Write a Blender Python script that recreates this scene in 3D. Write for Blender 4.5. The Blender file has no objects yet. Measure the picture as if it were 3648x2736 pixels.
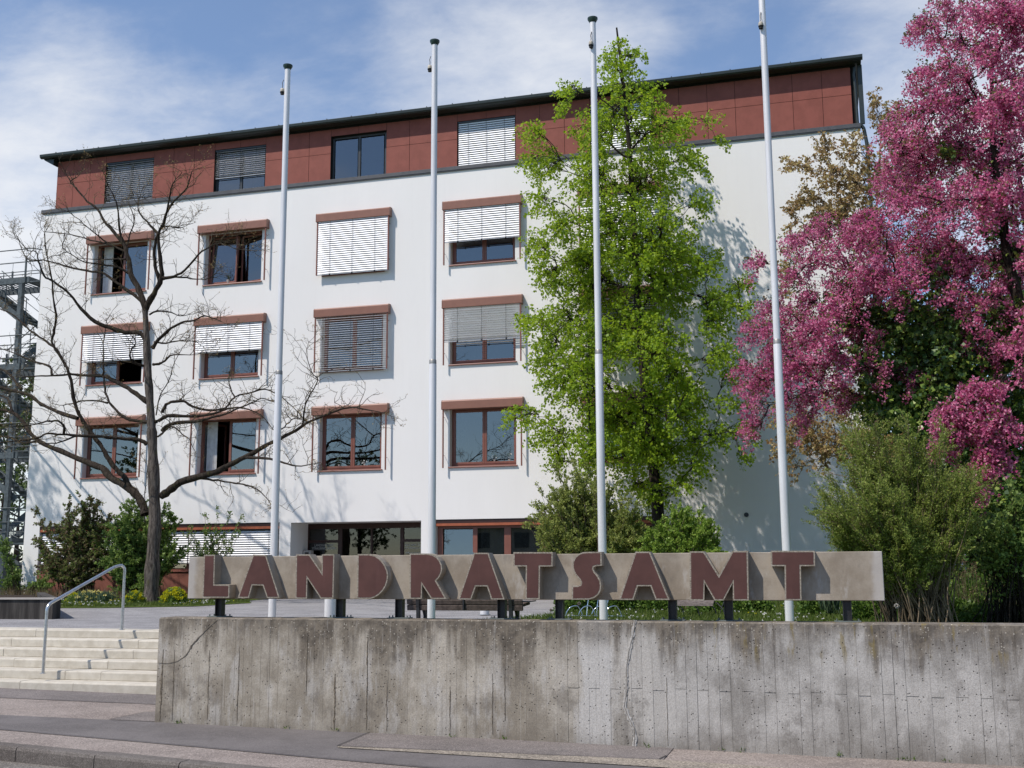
import bpy, math, random
import numpy as np
from mathutils import Vector, Matrix

scene = bpy.context.scene
COL = scene.collection

# ------------------------------------------------------------------ camera
# axes: X along the office facade (right), Y away from the street, Z up; the eye is the origin
F_PX, PITCH, YAW, ROLL = 3939.96, 0.161577, 0.273556, -0.00567079
IMG_W, IMG_H = 3648.0, 2736.0
_F = Vector((-math.sin(YAW) * math.cos(PITCH), math.cos(YAW) * math.cos(PITCH), math.sin(PITCH)))
_R0 = Vector((math.cos(YAW), math.sin(YAW), 0))
_U0 = _R0.cross(_F)
_R = math.cos(ROLL) * _R0 + math.sin(ROLL) * _U0
_U = -math.sin(ROLL) * _R0 + math.cos(ROLL) * _U0
cam_d = bpy.data.cameras.new("camera")
cam = bpy.data.objects.new("camera", cam_d)
COL.objects.link(cam)
cam.matrix_world = Matrix(((_R.x, _U.x, -_F.x, 0), (_R.y, _U.y, -_F.y, 0), (_R.z, _U.z, -_F.z, 0), (0, 0, 0, 1)))
cam_d.sensor_width = 36.0
cam_d.lens = 36.0 * F_PX / IMG_W
cam_d.clip_start = 0.1
cam_d.clip_end = 3000
scene.camera = cam

# ------------------------------------------------------------------ sun and sky
SUN = Vector((-0.875, -1.0, 1.81)).normalized()
sun_el = math.asin(SUN.z)
sun_az = math.atan2(SUN.x, SUN.y)
world = bpy.data.worlds.new("World")
scene.world = world
world.use_nodes = True
_nt = world.node_tree
_nt.nodes.clear()
def _n(t, **k):
    n = _nt.nodes.new(t)
    for a, b in k.items():
        setattr(n, a, b)
    return n
sky = _n("ShaderNodeTexSky", sky_type='NISHITA', sun_disc=False, sun_elevation=sun_el, sun_rotation=sun_az,
         altitude=350.0, air_density=1.0, dust_density=0.2, ozone_density=3.0)
tc = _n("ShaderNodeTexCoord")
sep = _n("ShaderNodeSeparateXYZ")
_nt.links.new(tc.outputs['Generated'], sep.inputs[0])
def _m(op, a, b=None, c=None, clamp=False):
    n = _n("ShaderNodeMath", operation=op, use_clamp=clamp)
    for i, v in enumerate((a, b, c)):
        if v is None: continue
        if isinstance(v, (int, float)): n.inputs[i].default_value = v
        else: _nt.links.new(v, n.inputs[i])
    return n.outputs[0]
zc = _m('ADD', _m('MAXIMUM', sep.outputs[2], 0.0), 0.22)
comb = _n("ShaderNodeCombineXYZ")
_nt.links.new(_m('DIVIDE', sep.outputs[0], zc), comb.inputs[0])
_nt.links.new(_m('DIVIDE', sep.outputs[1], zc), comb.inputs[1])
def _noise(scale, detail, rough, off, dist=0.0, stretch=(1, 1, 1)):
    mp = _n("ShaderNodeMapping")
    mp.inputs['Location'].default_value = off
    mp.inputs['Scale'].default_value = stretch
    _nt.links.new(comb.outputs[0], mp.inputs[0])
    n = _n("ShaderNodeTexNoise")
    n.inputs['Scale'].default_value = scale
    n.inputs['Detail'].default_value = detail
    n.inputs['Roughness'].default_value = rough
    n.inputs['Distortion'].default_value = dist
    _nt.links.new(mp.outputs[0], n.inputs[0])
    return n.outputs['Fac']
n1 = _noise(1.5, 9, 0.60, (3.1, 1.7, 0.4), 0.15, (1, 1.15, 1))
n2 = _noise(5.5, 7, 0.62, (8.2, 4.3, 0), 0.2, (1, 1.4, 1))
def _bank(d, inner, outer):
    vm = _n("ShaderNodeVectorMath", operation='DOT_PRODUCT')
    nv = _n("ShaderNodeVectorMath", operation='NORMALIZE')
    _nt.links.new(tc.outputs['Generated'], nv.inputs[0])
    _nt.links.new(nv.outputs[0], vm.inputs[0])
    vm.inputs[1].default_value = Vector(d).normalized()
    mr = _n("ShaderNodeMapRange")
    mr.inputs['From Min'].default_value = math.cos(math.radians(outer))
    mr.inputs['From Max'].default_value = math.cos(math.radians(inner))
    _nt.links.new(vm.outputs['Value'], mr.inputs['Value'])
    return mr.outputs[0]
bank = _m('MAXIMUM', _bank((-0.86, 1.0, 0.28), 2, 16), _bank((0.20, 1.0, 0.42), 3, 12))
bank = _m('MAXIMUM', bank, _m('MULTIPLY', _bank((-0.27, 1.0, 0.50), 1, 8), 0.45))
dens = _m('ADD', _m('MULTIPLY', n1, 0.72), _m('MULTIPLY', n2, 0.28))
dens = _m('ADD', dens, _m('MULTIPLY', bank, 0.33))
mr = _n("ShaderNodeMapRange", interpolation_type='SMOOTHSTEP')
mr.inputs['From Min'].default_value = 0.49
mr.inputs['From Max'].default_value = 0.88
mr.inputs['To Min'].default_value = 0.10
mr.inputs['To Max'].default_value = 0.92
_nt.links.new(dens, mr.inputs['Value'])
mixc = _n("ShaderNodeMix", data_type='RGBA')
_nt.links.new(mr.outputs[0], mixc.inputs[0])
hsv = _n("ShaderNodeHueSaturation")
hsv.inputs['Saturation'].default_value = 1.10
_nt.links.new(sky.outputs[0], hsv.inputs['Color'])
tint = _n("ShaderNodeMix", data_type='RGBA', blend_type='MULTIPLY')
tint.inputs[0].default_value = 1.0
tint.inputs[7].default_value = (1.0, 1.03, 1.06, 1)
_nt.links.new(hsv.outputs[0], tint.inputs[6])
_nt.links.new(tint.outputs[2], mixc.inputs[6])
mixc.inputs[7].default_value = (6.25, 6.35, 6.55, 1)
bg = _n("ShaderNodeBackground")
bg.inputs['Strength'].default_value = 0.145
_nt.links.new(mixc.outputs[2], bg.inputs[0])
out = _n("ShaderNodeOutputWorld")
_nt.links.new(bg.outputs[0], out.inputs[0])

sun_d = bpy.data.lights.new("sun", 'SUN')
sun_d.energy = 4.5
sun_d.angle = math.radians(0.53)
sun_d.color = (1.0, 0.925, 0.845)
sun = bpy.data.objects.new("sun", sun_d)
sun.rotation_euler = SUN.to_track_quat('Z', 'Y').to_euler()
sun.location = SUN * 60
COL.objects.link(sun)

scene.view_settings.view_transform = 'Standard'
scene.view_settings.look = 'None'
scene.view_settings.exposure = 0.0
scene.view_settings.gamma = 1.0
scene.view_settings.use_curve_mapping = False
scene.cycles.max_bounces = 6
scene.cycles.transparent_max_bounces = 12
scene.cycles.caustics_reflective = False
scene.cycles.caustics_refractive = False

# ------------------------------------------------------------------ helpers
K = 3648.0 / 2212.0
def at(x, y, Y):
    """survey point: where the sight line through photo position (x, y) (2212 px wide) meets the plane Y"""
    d = _F + _R * ((x * K - IMG_W / 2) / F_PX) - _U * ((y * K - IMG_H / 2) / F_PX)
    return d * (Y / d.y)
def ats(x, y, Y):
    return at(x / K, y / K, Y)

class MB:
    def __init__(s):
        s.v = []; s.f = []; s.m = []
    def add(s, vs, fs, m=0):
        o = len(s.v)
        s.v += [tuple(p) for p in vs]
        s.f += [tuple(i + o for i in f) for f in fs]
        s.m += [m] * len(fs)
        return s
    def box(s, x0, x1, y0, y1, z0, z1, m=0):
        vs = [(x0, y0, z0), (x1, y0, z0), (x1, y1, z0), (x0, y1, z0), (x0, y0, z1), (x1, y0, z1), (x1, y1, z1), (x0, y1, z1)]
        return s.add(vs, [(0, 3, 2, 1), (4, 5, 6, 7), (0, 1, 5, 4), (1, 2, 6, 5), (2, 3, 7, 6), (3, 0, 4, 7)], m)
    def bbox(s, x0, x1, y0, y1, z0, z1, b=0.01, m=0):
        """box with chamfered long edges"""
        if min(x1 - x0, y1 - y0, z1 - z0) <= 2.2 * b:
            return s.box(x0, x1, y0, y1, z0, z1, m)
        vs = []; X = (x0, x1); Yy = (y0, y1); Z = (z0, z1)
        idx = {}
        for i in (0, 1):
            for j in (0, 1):
                for k in (0, 1):
                    dx = b if i == 0 else -b; dy = b if j == 0 else -b; dz = b if k == 0 else -b
                    for a, p in enumerate(((X[i], Yy[j] + dy, Z[k] + dz), (X[i] + dx, Yy[j], Z[k] + dz), (X[i] + dx, Yy[j] + dy, Z[k]))):
                        idx[(i, j, k, a)] = len(vs); vs.append(p)
        fs = []
        for i in (0, 1):
            q = [idx[(i, 0, 0, 0)], idx[(i, 1, 0, 0)], idx[(i, 1, 1, 0)], idx[(i, 0, 1, 0)]]
            fs.append(q if i else q[::-1])
            q = [idx[(0, i, 0, 1)], idx[(1, i, 0, 1)], idx[(1, i, 1, 1)], idx[(0, i, 1, 1)]]
            fs.append(q[::-1] if i else q)
            q = [idx[(0, 0, i, 2)], idx[(1, 0, i, 2)], idx[(1, 1, i, 2)], idx[(0, 1, i, 2)]]
            fs.append(q if i else q[::-1])
        for i in (0, 1):
            for j in (0, 1):
                q = [idx[(i, j, 0, 0)], idx[(i, j, 1, 0)], idx[(i, j, 1, 1)], idx[(i, j, 0, 1)]]
                fs.append(q if (i + j) % 2 == 0 else q[::-1])
                q = [idx[(i, 0, j, 0)], idx[(i, 1, j, 0)], idx[(i, 1, j, 2)], idx[(i, 0, j, 2)]]
                fs.append(q if (i + j) % 2 else q[::-1])
                q = [idx[(0, i, j, 1)], idx[(1, i, j, 1)], idx[(1, i, j, 2)], idx[(0, i, j, 2)]]
                fs.append(q if (i + j) % 2 == 0 else q[::-1])
        for i in (0, 1):
            for j in (0, 1):
                for k in (0, 1):
                    q = [idx[(i, j, k, 0)], idx[(i, j, k, 1)], idx[(i, j, k, 2)]]
                    fs.append(q if (i + j + k) % 2 else q[::-1])
        return s.add(vs, fs, m)
    def quad(s, a, b, c, d, m=0):
        return s.add([a, b, c, d], [(0, 1, 2, 3)], m)
    def prism(s, poly, axis, a, b, m=0):
        """extrude a 2D polygon along an axis between a and b. axis 0: poly=(y,z); 1: (x,z); 2: (x,y)"""
        def P(p, t):
            return (t, p[0], p[1]) if axis == 0 else ((p[0], t, p[1]) if axis == 1 else (p[0], p[1], t))
        n = len(poly)
        ar = sum(poly[i][0] * poly[(i + 1) % n][1] - poly[(i + 1) % n][0] * poly[i][1] for i in range(n))
        vs = [P(p, a) for p in poly] + [P(p, b) for p in poly]
        flip = (ar > 0) != (axis == 1)
        fs = []
        fa = list(range(n)); fb = list(range(n, 2 * n))
        if flip:
            fs.append(tuple(fa[::-1])); fs.append(tuple(fb))
            fs += [(i, (i + 1) % n, n + (i + 1) % n, n + i) for i in range(n)]
        else:
            fs.append(tuple(fa)); fs.append(tuple(fb[::-1]))
            fs += [(i, n + i, n + (i + 1) % n, (i + 1) % n) for i in range(n)]
        return s.add(vs, fs, m)
    def tube(s, pts, r, seg=6, m=0, cap=True):
        pts = [Vector(p) for p in pts]
        n = len(pts)
        if isinstance(r, (int, float)): r = [r] * n
        tans = []
        for i in range(n):
            t = pts[min(i + 1, n - 1)] - pts[max(i - 1, 0)]
            tans.append(t.normalized() if t.length > 1e-9 else Vector((0, 0, 1)))
        up = Vector((0, 0, 1)) if abs(tans[0].z) < 0.9 else Vector((1, 0, 0))
        a = tans[0].cross(up).normalized()
        vs = []
        for i in range(n):
            a = (a - tans[i] * a.dot(tans[i]))
            a = a.normalized() if a.length > 1e-6 else tans[i].orthogonal().normalized()
            b = tans[i].cross(a)
            for k in range(seg):
                w = 2 * math.pi * k / seg
                vs.append(pts[i] + (a * math.cos(w) + b * math.sin(w)) * r[i])
        fs = []
        for i in range(n - 1):
            for k in range(seg):
                k2 = (k + 1) % seg
                fs.append((i * seg + k, i * seg + k2, (i + 1) * seg + k2, (i + 1) * seg + k))
        if cap:
            fs.append(tuple(range(seg))[::-1]); fs.append(tuple(range((n - 1) * seg, n * seg)))
        return s.add(vs, fs, m)
    def lathe(s, prof, c=(0, 0, 0), seg=20, m=0):
        """prof: (radius, z) bottom to top"""
        vs = []
        for r, z in prof:
            for k in range(seg):
                w = 2 * math.pi * k / seg
                vs.append((c[0] + r * math.cos(w), c[1] + r * math.sin(w), c[2] + z))
        n = len(prof)
        fs = [(i * seg + k, i * seg + (k + 1) % seg, (i + 1) * seg + (k + 1) % seg, (i + 1) * seg + k) for i in range(n - 1) for k in range(seg)]
        fs.append(tuple(range(seg))[::-1]); fs.append(tuple(range((n - 1) * seg, n * seg)))
        return s.add(vs, fs, m)
    def mesh(s, name, mats, smooth=False):
        me = bpy.data.meshes.new(name)
        me.from_pydata(s.v, [], s.f)
        for mt in (mats if isinstance(mats, (list, tuple)) else [mats]):
            me.materials.append(mt)
        if s.m and max(s.m) > 0:
            me.polygons.foreach_set('material_index', s.m)
        if smooth:
            me.polygons.foreach_set('use_smooth', [True] * len(me.polygons))
        me.update()
        return me
    def build(s, name, mats, parent=None, smooth=False, loc=None):
        return link(name, s.mesh(name, mats, smooth), parent, loc)

def link(name, data, parent=None, loc=None):
    o = bpy.data.objects.new(name, data)
    COL.objects.link(o)
    if parent is not None: o.parent = parent
    if loc is not None: o.location = loc
    return o
def tag(o, label=None, cat=None, group=None, kind=None):
    if label: o['label'] = label
    if cat: o['category'] = cat
    if group: o['group'] = group
    if kind: o['kind'] = kind
    return o
def thing(name, label, cat, loc=(0, 0, 0), group=None):
    o = bpy.data.objects.new(name, None)
    COL.objects.link(o)
    o.location = loc
    o.empty_display_size = 0.2
    return tag(o, label, cat, group)
def smooth_by_angle(me, deg=40):
    me.polygons.foreach_set('use_smooth', [True] * len(me.polygons))
    try:
        me.set_sharp_from_angle(angle=math.radians(deg))
    except Exception:
        pass

# ------------------------------------------------------------------ materials
class MT:
    def __init__(s, name, rough=0.7, spec=0.3, metal=0.0):
        s.mat = bpy.data.materials.new(name)
        s.mat.use_nodes = True
        s.nt = s.mat.node_tree
        s.b = s.nt.nodes['Principled BSDF']
        s.o = s.nt.nodes['Material Output']
        s.b.inputs['Roughness'].default_value = rough
        s.b.inputs['Specular IOR Level'].default_value = spec
        s.b.inputs['Metallic'].default_value = metal
        s._pos = None
    def n(s, t, **k):
        n = s.nt.nodes.new(t)
        for a, b in k.items(): setattr(n, a, b)
        return n
    def set(s, sock, v):
        if isinstance(v, bpy.types.NodeSocket): s.nt.links.new(v, sock)
        elif isinstance(v, (tuple, list)) and len(v) == 3 and sock.type == 'RGBA': sock.default_value = (*v, 1)
        else: sock.default_value = v
    def pos(s):
        if s._pos is None:
            s._pos = s.n("ShaderNodeNewGeometry")
        return s._pos.outputs['Position']
    def rnd(s):
        s.pos(); return s._pos.outputs['Random Per Island']
    def objrnd(s):
        return s.n("ShaderNodeObjectInfo").outputs['Random']
    def noise(s, scale, detail=4, rough=0.55, stretch=(1, 1, 1), off=(0, 0, 0), dist=0.0, vec=None):
        mp = s.n("ShaderNodeMapping")
        mp.inputs['Scale'].default_value = stretch
        mp.inputs['Location'].default_value = off
        s.nt.links.new(vec if vec is not None else s.pos(), mp.inputs[0])
        n = s.n("ShaderNodeTexNoise")
        n.inputs['Scale'].default_value = scale
        n.inputs['Detail'].default_value = detail
        n.inputs['Roughness'].default_value = rough
        n.inputs['Distortion'].default_value = dist
        s.nt.links.new(mp.outputs[0], n.inputs[0])
        return n.outputs['Fac']
    def voro(s, scale, stretch=(1, 1, 1), feature='F1', out='Distance'):
        mp = s.n("ShaderNodeMapping")
        mp.inputs['Scale'].default_value = stretch
        s.nt.links.new(s.pos(), mp.inputs[0])
        n = s.n("ShaderNodeTexVoronoi", feature=feature)
        n.inputs['Scale'].default_value = scale
        s.nt.links.new(mp.outputs[0], n.inputs[0])
        return n.outputs[out]
    def math(s, op, a, b=None, c=None, clamp=False):
        n = s.n("ShaderNodeMath", operation=op, use_clamp=clamp)
        for i, v in enumerate((a, b, c)):
            if v is not None: s.set(n.inputs[i], v)
        return n.outputs[0]
    def ramp(s, v, a, b, lo=0.0, hi=1.0, smooth=True):
        n = s.n("ShaderNodeMapRange", interpolation_type='SMOOTHSTEP' if smooth else 'LINEAR')
        s.set(n.inputs['Value'], v)
        n.inputs['From Min'].default_value = a; n.inputs['From Max'].default_value = b
        n.inputs['To Min'].default_value = lo; n.inputs['To Max'].default_value = hi
        return n.outputs[0]
    def mix(s, f, a, b, mode='MIX'):
        n = s.n("ShaderNodeMix", data_type='RGBA', blend_type=mode)
        s.set(n.inputs[0], f)
        s.set(n.inputs[6], a); s.set(n.inputs[7], b)
        return n.outputs[2]
    def grad(s, v, stops):
        n = s.n("ShaderNodeValToRGB")
        e = n.color_ramp.elements
        while len(e) < len(stops): e.new(0.5)
        for i, (p, c) in enumerate(stops):
            e[i].position = p; e[i].color = (*c, 1)
        s.set(n.inputs[0], v)
        return n.outputs[0]
    def xyz(s, i):
        n = s.n("ShaderNodeSeparateXYZ")
        s.nt.links.new(s.pos(), n.inputs[0])
        return n.outputs[i]
    def col(s, v):
        s.set(s.b.inputs['Base Color'], v); return s
    def rough(s, v):
        s.set(s.b.inputs['Roughness'], v); return s
    def bump(s, h, strength=0.3, dist=0.01):
        n = s.n("ShaderNodeBump")
        n.inputs['Strength'].default_value = strength
        n.inputs['Distance'].default_value = dist
        s.set(n.inputs['Height'], h)
        s.nt.links.new(n.outputs[0], s.b.inputs['Normal'])
        return s

def simple(name, c, rough=0.6, spec=0.3, metal=0.0, var=0.12, scale=6.0, bump=0.0, bscale=200):
    m = MT(name, rough, spec, metal)
    f = m.noise(scale, 5, 0.6)
    d = tuple(x * (1 - var) for x in c); l = tuple(min(1, x * (1 + var)) for x in c)
    m.col(m.mix(m.ramp(f, 0.3, 0.7), d, l))
    if bump: m.bump(m.noise(bscale, 3, 0.6), bump, 0.004)
    return m.mat

M = {}
# plaster
m = MT('white_render', 0.9, 0.15)
f = m.ramp(m.noise(0.5, 5, 0.6, stretch=(1, 1, 0.35)), 0.3, 0.75)
g = m.ramp(m.noise(2.2, 6, 0.6, stretch=(3.5, 1, 0.22)), 0.50, 0.72)
c = m.mix(f, (0.795, 0.775, 0.755), (0.83, 0.81, 0.79))
c = m.mix(m.math('MULTIPLY', g, 0.035), c, (0.52, 0.51, 0.48))
c = m.mix(m.math('MULTIPLY', m.ramp(m.math('ADD', m.xyz(2), m.math('MULTIPLY', m.noise(1.2, 5, 0.6), 1.2)), -0.6, 0.5, 1.0, 0.0), 0.14), c, (0.42, 0.40, 0.36))
m.col(c).bump(m.noise(45, 4, 0.7), 0.25, 0.01)
M['plaster'] = m.mat
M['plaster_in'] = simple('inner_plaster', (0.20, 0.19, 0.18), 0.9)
# fibre cement panels
m = MT('red_fibre_cement', 0.62, 0.25)
f = m.noise(3, 5, 0.6)
c = m.mix(m.ramp(f, 0.3, 0.7), (0.215, 0.064, 0.047), (0.260, 0.079, 0.059))
c = m.mix(m.math('MULTIPLY', m.objrnd(), 0.22), c, (0.29, 0.095, 0.07))
c = m.mix(m.math('MULTIPLY', m.ramp(m.noise(4, 4, 0.6, stretch=(3, 1, 0.25)), 0.5, 0.8), 0.15), c, (0.16, 0.05, 0.04))
m.col(c).bump(m.noise(120, 2, 0.6), 0.08, 0.003)
M['panel'] = m.mat
M['gap'] = simple('dark_gap', (0.02, 0.018, 0.017), 0.9)
M['cap'] = simple('grey_sheet_metal', (0.085, 0.083, 0.085), 0.45, 0.5, 0.3)
M['gutter'] = simple('green_black_sheet_metal', (0.028, 0.036, 0.034), 0.38, 0.5, 0.2)
M['box'] = simple('brown_powder_coat', (0.255, 0.120, 0.085), 0.42, 0.4, 0, 0.06)
M['frame'] = simple('red_brown_window_paint', (0.205, 0.080, 0.058), 0.4, 0.4, 0, 0.08)
M['sill'] = simple('red_brown_sill', (0.22, 0.075, 0.055), 0.4, 0.4, 0, 0.08)
M['dframe'] = simple('anthracite_frame', (0.045, 0.050, 0.055), 0.4, 0.4)
M['brownframe'] = simple('dark_brown_frame', (0.045, 0.018, 0.014), 0.4, 0.4)
M['orange'] = simple('orange_brown_strip', (0.34, 0.10, 0.05), 0.5, 0.3)
m = MT('aluminium_slat', 0.45, 0.5, 0.0)
m.col(m.mix(m.noise(3, 3, 0.5), (0.80, 0.81, 0.83), (0.88, 0.885, 0.90)))
M['slat'] = m.mat
M['tape'] = simple('dark_ladder_tape', (0.06, 0.06, 0.07), 0.8)
M['railalu'] = simple('aluminium_bottom_rail', (0.45, 0.45, 0.46), 0.4, 0.5, 0.5)
M['redbase'] = simple('red_brown_base_render', (0.21, 0.085, 0.065), 0.85, 0.15, 0, 0.15, 1.5, 0.2, 60)
M['curtain'] = simple('grey_curtain', (0.62, 0.62, 0.60), 0.9)
M['curtain_w'] = simple('white_curtain', (0.78, 0.78, 0.77), 0.9)
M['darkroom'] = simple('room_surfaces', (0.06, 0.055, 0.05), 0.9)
# glass: fresnel-weighted reflection over a tinted see-through pane
def glass(name, tint, base_refl):
    m = MT(name)
    nt = m.nt
    nt.nodes.remove(m.b)
    tr = m.n("ShaderNodeBsdfTransparent"); tr.inputs[0].default_value = (*tint, 1)
    gl = m.n("ShaderNodeBsdfGlossy"); gl.inputs['Roughness'].default_value = 0.012
    gl.inputs[0].default_value = (0.95, 0.95, 0.95, 1)
    bp = m.n("ShaderNodeBump"); bp.inputs['Strength'].default_value = 0.02; bp.inputs['Distance'].default_value = 0.02
    nt.links.new(m.noise(1.3, 2, 0.5), bp.inputs['Height'])
    nt.links.new(bp.outputs[0], gl.inputs['Normal'])
    fr = m.n("ShaderNodeFresnel"); fr.inputs[0].default_value = 1.5
    f = m.math('ADD', fr.outputs[0], base_refl, clamp=True)
    mx = m.n("ShaderNodeMixShader")
    nt.links.new(f, mx.inputs[0]); nt.links.new(tr.outputs[0], mx.inputs[1]); nt.links.new(gl.outputs[0], mx.inputs[2])
    nt.links.new(mx.outputs[0], m.o.inputs[0])
    return m.mat
M['glass'] = glass('coated_window_glass', (0.40, 0.42, 0.42), 0.115)
M['glass2'] = glass('dark_entrance_glass', (0.35, 0.37, 0.37), 0.03)
# sign
m = MT('sign_concrete', 0.85, 0.2)
f = m.ramp(m.noise(2.2, 7, 0.7, stretch=(1, 1, 0.8)), 0.36, 0.64)
c = m.mix(f, (0.25, 0.21, 0.162), (0.36, 0.315, 0.255))
st = m.ramp(m.noise(3.0, 6, 0.68, stretch=(1.5, 2, 0.55)), 0.54, 0.68)
c = m.mix(m.math('MULTIPLY', st, 0.55), c, (0.47, 0.45, 0.42))
dk = m.ramp(m.noise(4.0, 6, 0.7, stretch=(1.6, 2, 0.6), off=(5, 2, 1)), 0.55, 0.72)
c = m.mix(m.math('MULTIPLY', dk, 0.45), c, (0.16, 0.14, 0.12))
ed = m.math('ADD', m.math('ABSOLUTE', m.math('ADD', m.xyz(0), 3.55)), m.math('MULTIPLY', m.noise(6, 4, 0.6), 0.12))
c = m.mix(m.math('MULTIPLY', m.ramp(ed, 4.02, 4.10), 0.6), c, (0.46, 0.44, 0.42))
sp = m.ramp(m.noise(90, 2, 0.7), 0.62, 0.75)
c = m.mix(m.math('MULTIPLY', sp, 0.3), c, (0.14, 0.12, 0.1))
m.col(c).bump(m.noise(60, 4, 0.7), 0.3, 0.006)
M['signc'] = m.mat
m = MT('maroon_letter_face', 0.55, 0.3)
f = m.ramp(m.noise(3, 5, 0.6), 0.3, 0.7)
c = m.mix(f, (0.076, 0.034, 0.028), (0.102, 0.046, 0.038))
m.col(m.mix(m.math('MULTIPLY', m.ramp(m.noise(5, 5, 0.7, stretch=(2, 1, 0.3)), 0.5, 0.8), 0.35), c, (0.15, 0.07, 0.065))).bump(m.noise(150, 3, 0.6), 0.1, 0.002)
M['letter'] = m.mat
m = MT('pale_letter_rim', 0.9, 0.1)
m.col(m.mix(m.ramp(m.noise(70, 4, 0.8), 0.35, 0.65), (0.17, 0.145, 0.11), (0.40, 0.36, 0.30))).bump(m.noise(120, 3, 0.8), 0.6, 0.004)
M['rim'] = m.mat
M['steel_dark'] = simple('black_painted_steel', (0.022, 0.022, 0.024), 0.4, 0.5, 0, 0.3, 12)
M['plate'] = simple('green_grey_plate', (0.13, 0.15, 0.14), 0.6)
# poles
m = MT('brushed_aluminium', 0.33, 0.6, 0.15)
f = m.noise(4, 5, 0.6, stretch=(3, 3, 0.2))
m.col(m.mix(m.ramp(f, 0.35, 0.7), (0.64, 0.63, 0.63), (0.74, 0.73, 0.73)))
m.rough(m.ramp(m.noise(30, 4, 0.7, stretch=(4, 4, 0.3)), 0.3, 0.7, 0.32, 0.46))
M['alu'] = m.mat
M['alu_ring'] = simple('worn_collar_metal', (0.30, 0.29, 0.27), 0.5, 0.5, 0.6)
M['capgreen'] = simple('dark_green_cap', (0.012, 0.035, 0.028), 0.4, 0.5)
M['weight'] = simple('cream_plastic', (0.45, 0.41, 0.34), 0.5)
M['black'] = simple('black_rubber', (0.015, 0.015, 0.015), 0.6)
m = MT('galvanised_steel', 0.42, 0.5, 0.6)
m.col(m.mix(m.ramp(m.noise(25, 3, 0.6), 0.35, 0.65), (0.30, 0.33, 0.35), (0.42, 0.45, 0.47)))
M['galv'] = m.mat
m = MT('stair_steel', 0.6, 0.35, 0.1)
m.col(m.mix(m.ramp(m.noise(8, 3, 0.6), 0.35, 0.65), (0.060, 0.075, 0.085), (0.10, 0.12, 0.13)))
M['stair'] = m.mat
m = MT('polished_tube', 0.30, 0.5, 0.85)
m.col(m.mix(m.ramp(m.noise(25, 3, 0.6), 0.35, 0.65), (0.50, 0.52, 0.53), (0.62, 0.64, 0.66)))
M['tube'] = m.mat
M['chrome'] = simple('chrome', (0.75, 0.75, 0.77), 0.12, 0.5, 1.0, 0.02)
M['wood'] = simple('weathered_bench_wood', (0.085, 0.065, 0.055), 0.75, 0.2, 0, 0.35, 14, 0.3, 90)
M['wood2'] = simple('grey_slat_wood', (0.20, 0.17, 0.155), 0.75, 0.2, 0, 0.3, 14, 0.3, 90)
# limestone steps
m = MT('limestone_step', 0.85, 0.2)
f = m.ramp(m.noise(6, 6, 0.65), 0.3, 0.7)
c = m.mix(f, (0.48, 0.44, 0.365), (0.61, 0.57, 0.49))
c = m.mix(m.math('MULTIPLY', m.objrnd(), 0.3), c, (0.36, 0.33, 0.28))
sp = m.ramp(m.noise(60, 3, 0.8), 0.6, 0.72)
c = m.mix(m.math('MULTIPLY', sp, 0.35), c, (0.25, 0.22, 0.17))
m.col(c).bump(m.noise(70, 4, 0.7), 0.4, 0.006)
M['step'] = m.mat
def paving(name, a, b, grain=160, gs=0.35, stain=(0.10, 0.10, 0.10), st=0.25, rough=0.9):
    m = MT(name, rough, 0.2)
    f = m.ramp(m.noise(0.9, 6, 0.65), 0.38, 0.62)
    c = m.mix(f, tuple(x * 0.93 for x in a), tuple(x * 1.04 for x in b))
    # aggregate stones of mixed tone
    vc = m.voro(grain, out='Color')
    sp = m.n("ShaderNodeSeparateColor"); m.nt.links.new(vc, sp.inputs[0])
    c = m.mix(m.math('MULTIPLY', m.ramp(sp.outputs[0], 0.70, 0.85), gs * 1.1), c, tuple(min(1, x * 2.0) for x in b))
    c = m.mix(m.math('MULTIPLY', m.ramp(sp.outputs[1], 0.72, 0.85), gs * 1.3), c, tuple(x * 0.40 for x in a))
    s2 = m.ramp(m.noise(1.7, 7, 0.68, off=(9, 1, 0), dist=0.6), 0.52, 0.66)
    c = m.mix(m.math('MULTIPLY', s2, st), c, stain)
    s3 = m.ramp(m.noise(9, 5, 0.7, off=(2, 7, 0)), 0.60, 0.70)
    c = m.mix(m.math('MULTIPLY', s3, st), c, tuple(x * 0.55 for x in a))
    m.col(c).bump(m.noise(grain * 0.8, 3, 0.7), 0.45, 0.005)
    return m.mat
M['pave_pink'] = paving('pinkish_asphalt', (0.225, 0.190, 0.170), (0.27, 0.232, 0.208), 85, 0.40, (0.13, 0.115, 0.105), 0.3)
M['pave_dark'] = paving('blue_grey_asphalt', (0.132, 0.121, 0.118), (0.157, 0.144, 0.140), 130, 0.25, (0.10, 0.092, 0.088), 0.3)
M['pave_patch'] = paving('coarse_patch_asphalt', (0.155, 0.138, 0.130), (0.195, 0.173, 0.163), 130, 0.5)
M['pave_beige'] = paving('beige_grit', (0.235, 0.205, 0.17), (0.285, 0.25, 0.205), 70, 0.5)
M['road'] = paving('worn_road_asphalt', (0.15, 0.135, 0.12), (0.20, 0.185, 0.165), 90, 0.5)
M['kerb'] = paving('granite_kerb', (0.115, 0.10, 0.09), (0.145, 0.13, 0.118), 120, 0.35, (0.07, 0.06, 0.05), 0.35)
M['joint'] = simple('dark_bitumen_joint', (0.035, 0.032, 0.032), 0.8)
M['plaza'] = paving('pale_gravel_plaza', (0.225, 0.22, 0.225), (0.275, 0.27, 0.275), 110, 0.4, (0.17, 0.165, 0.165), 0.3)
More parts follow.
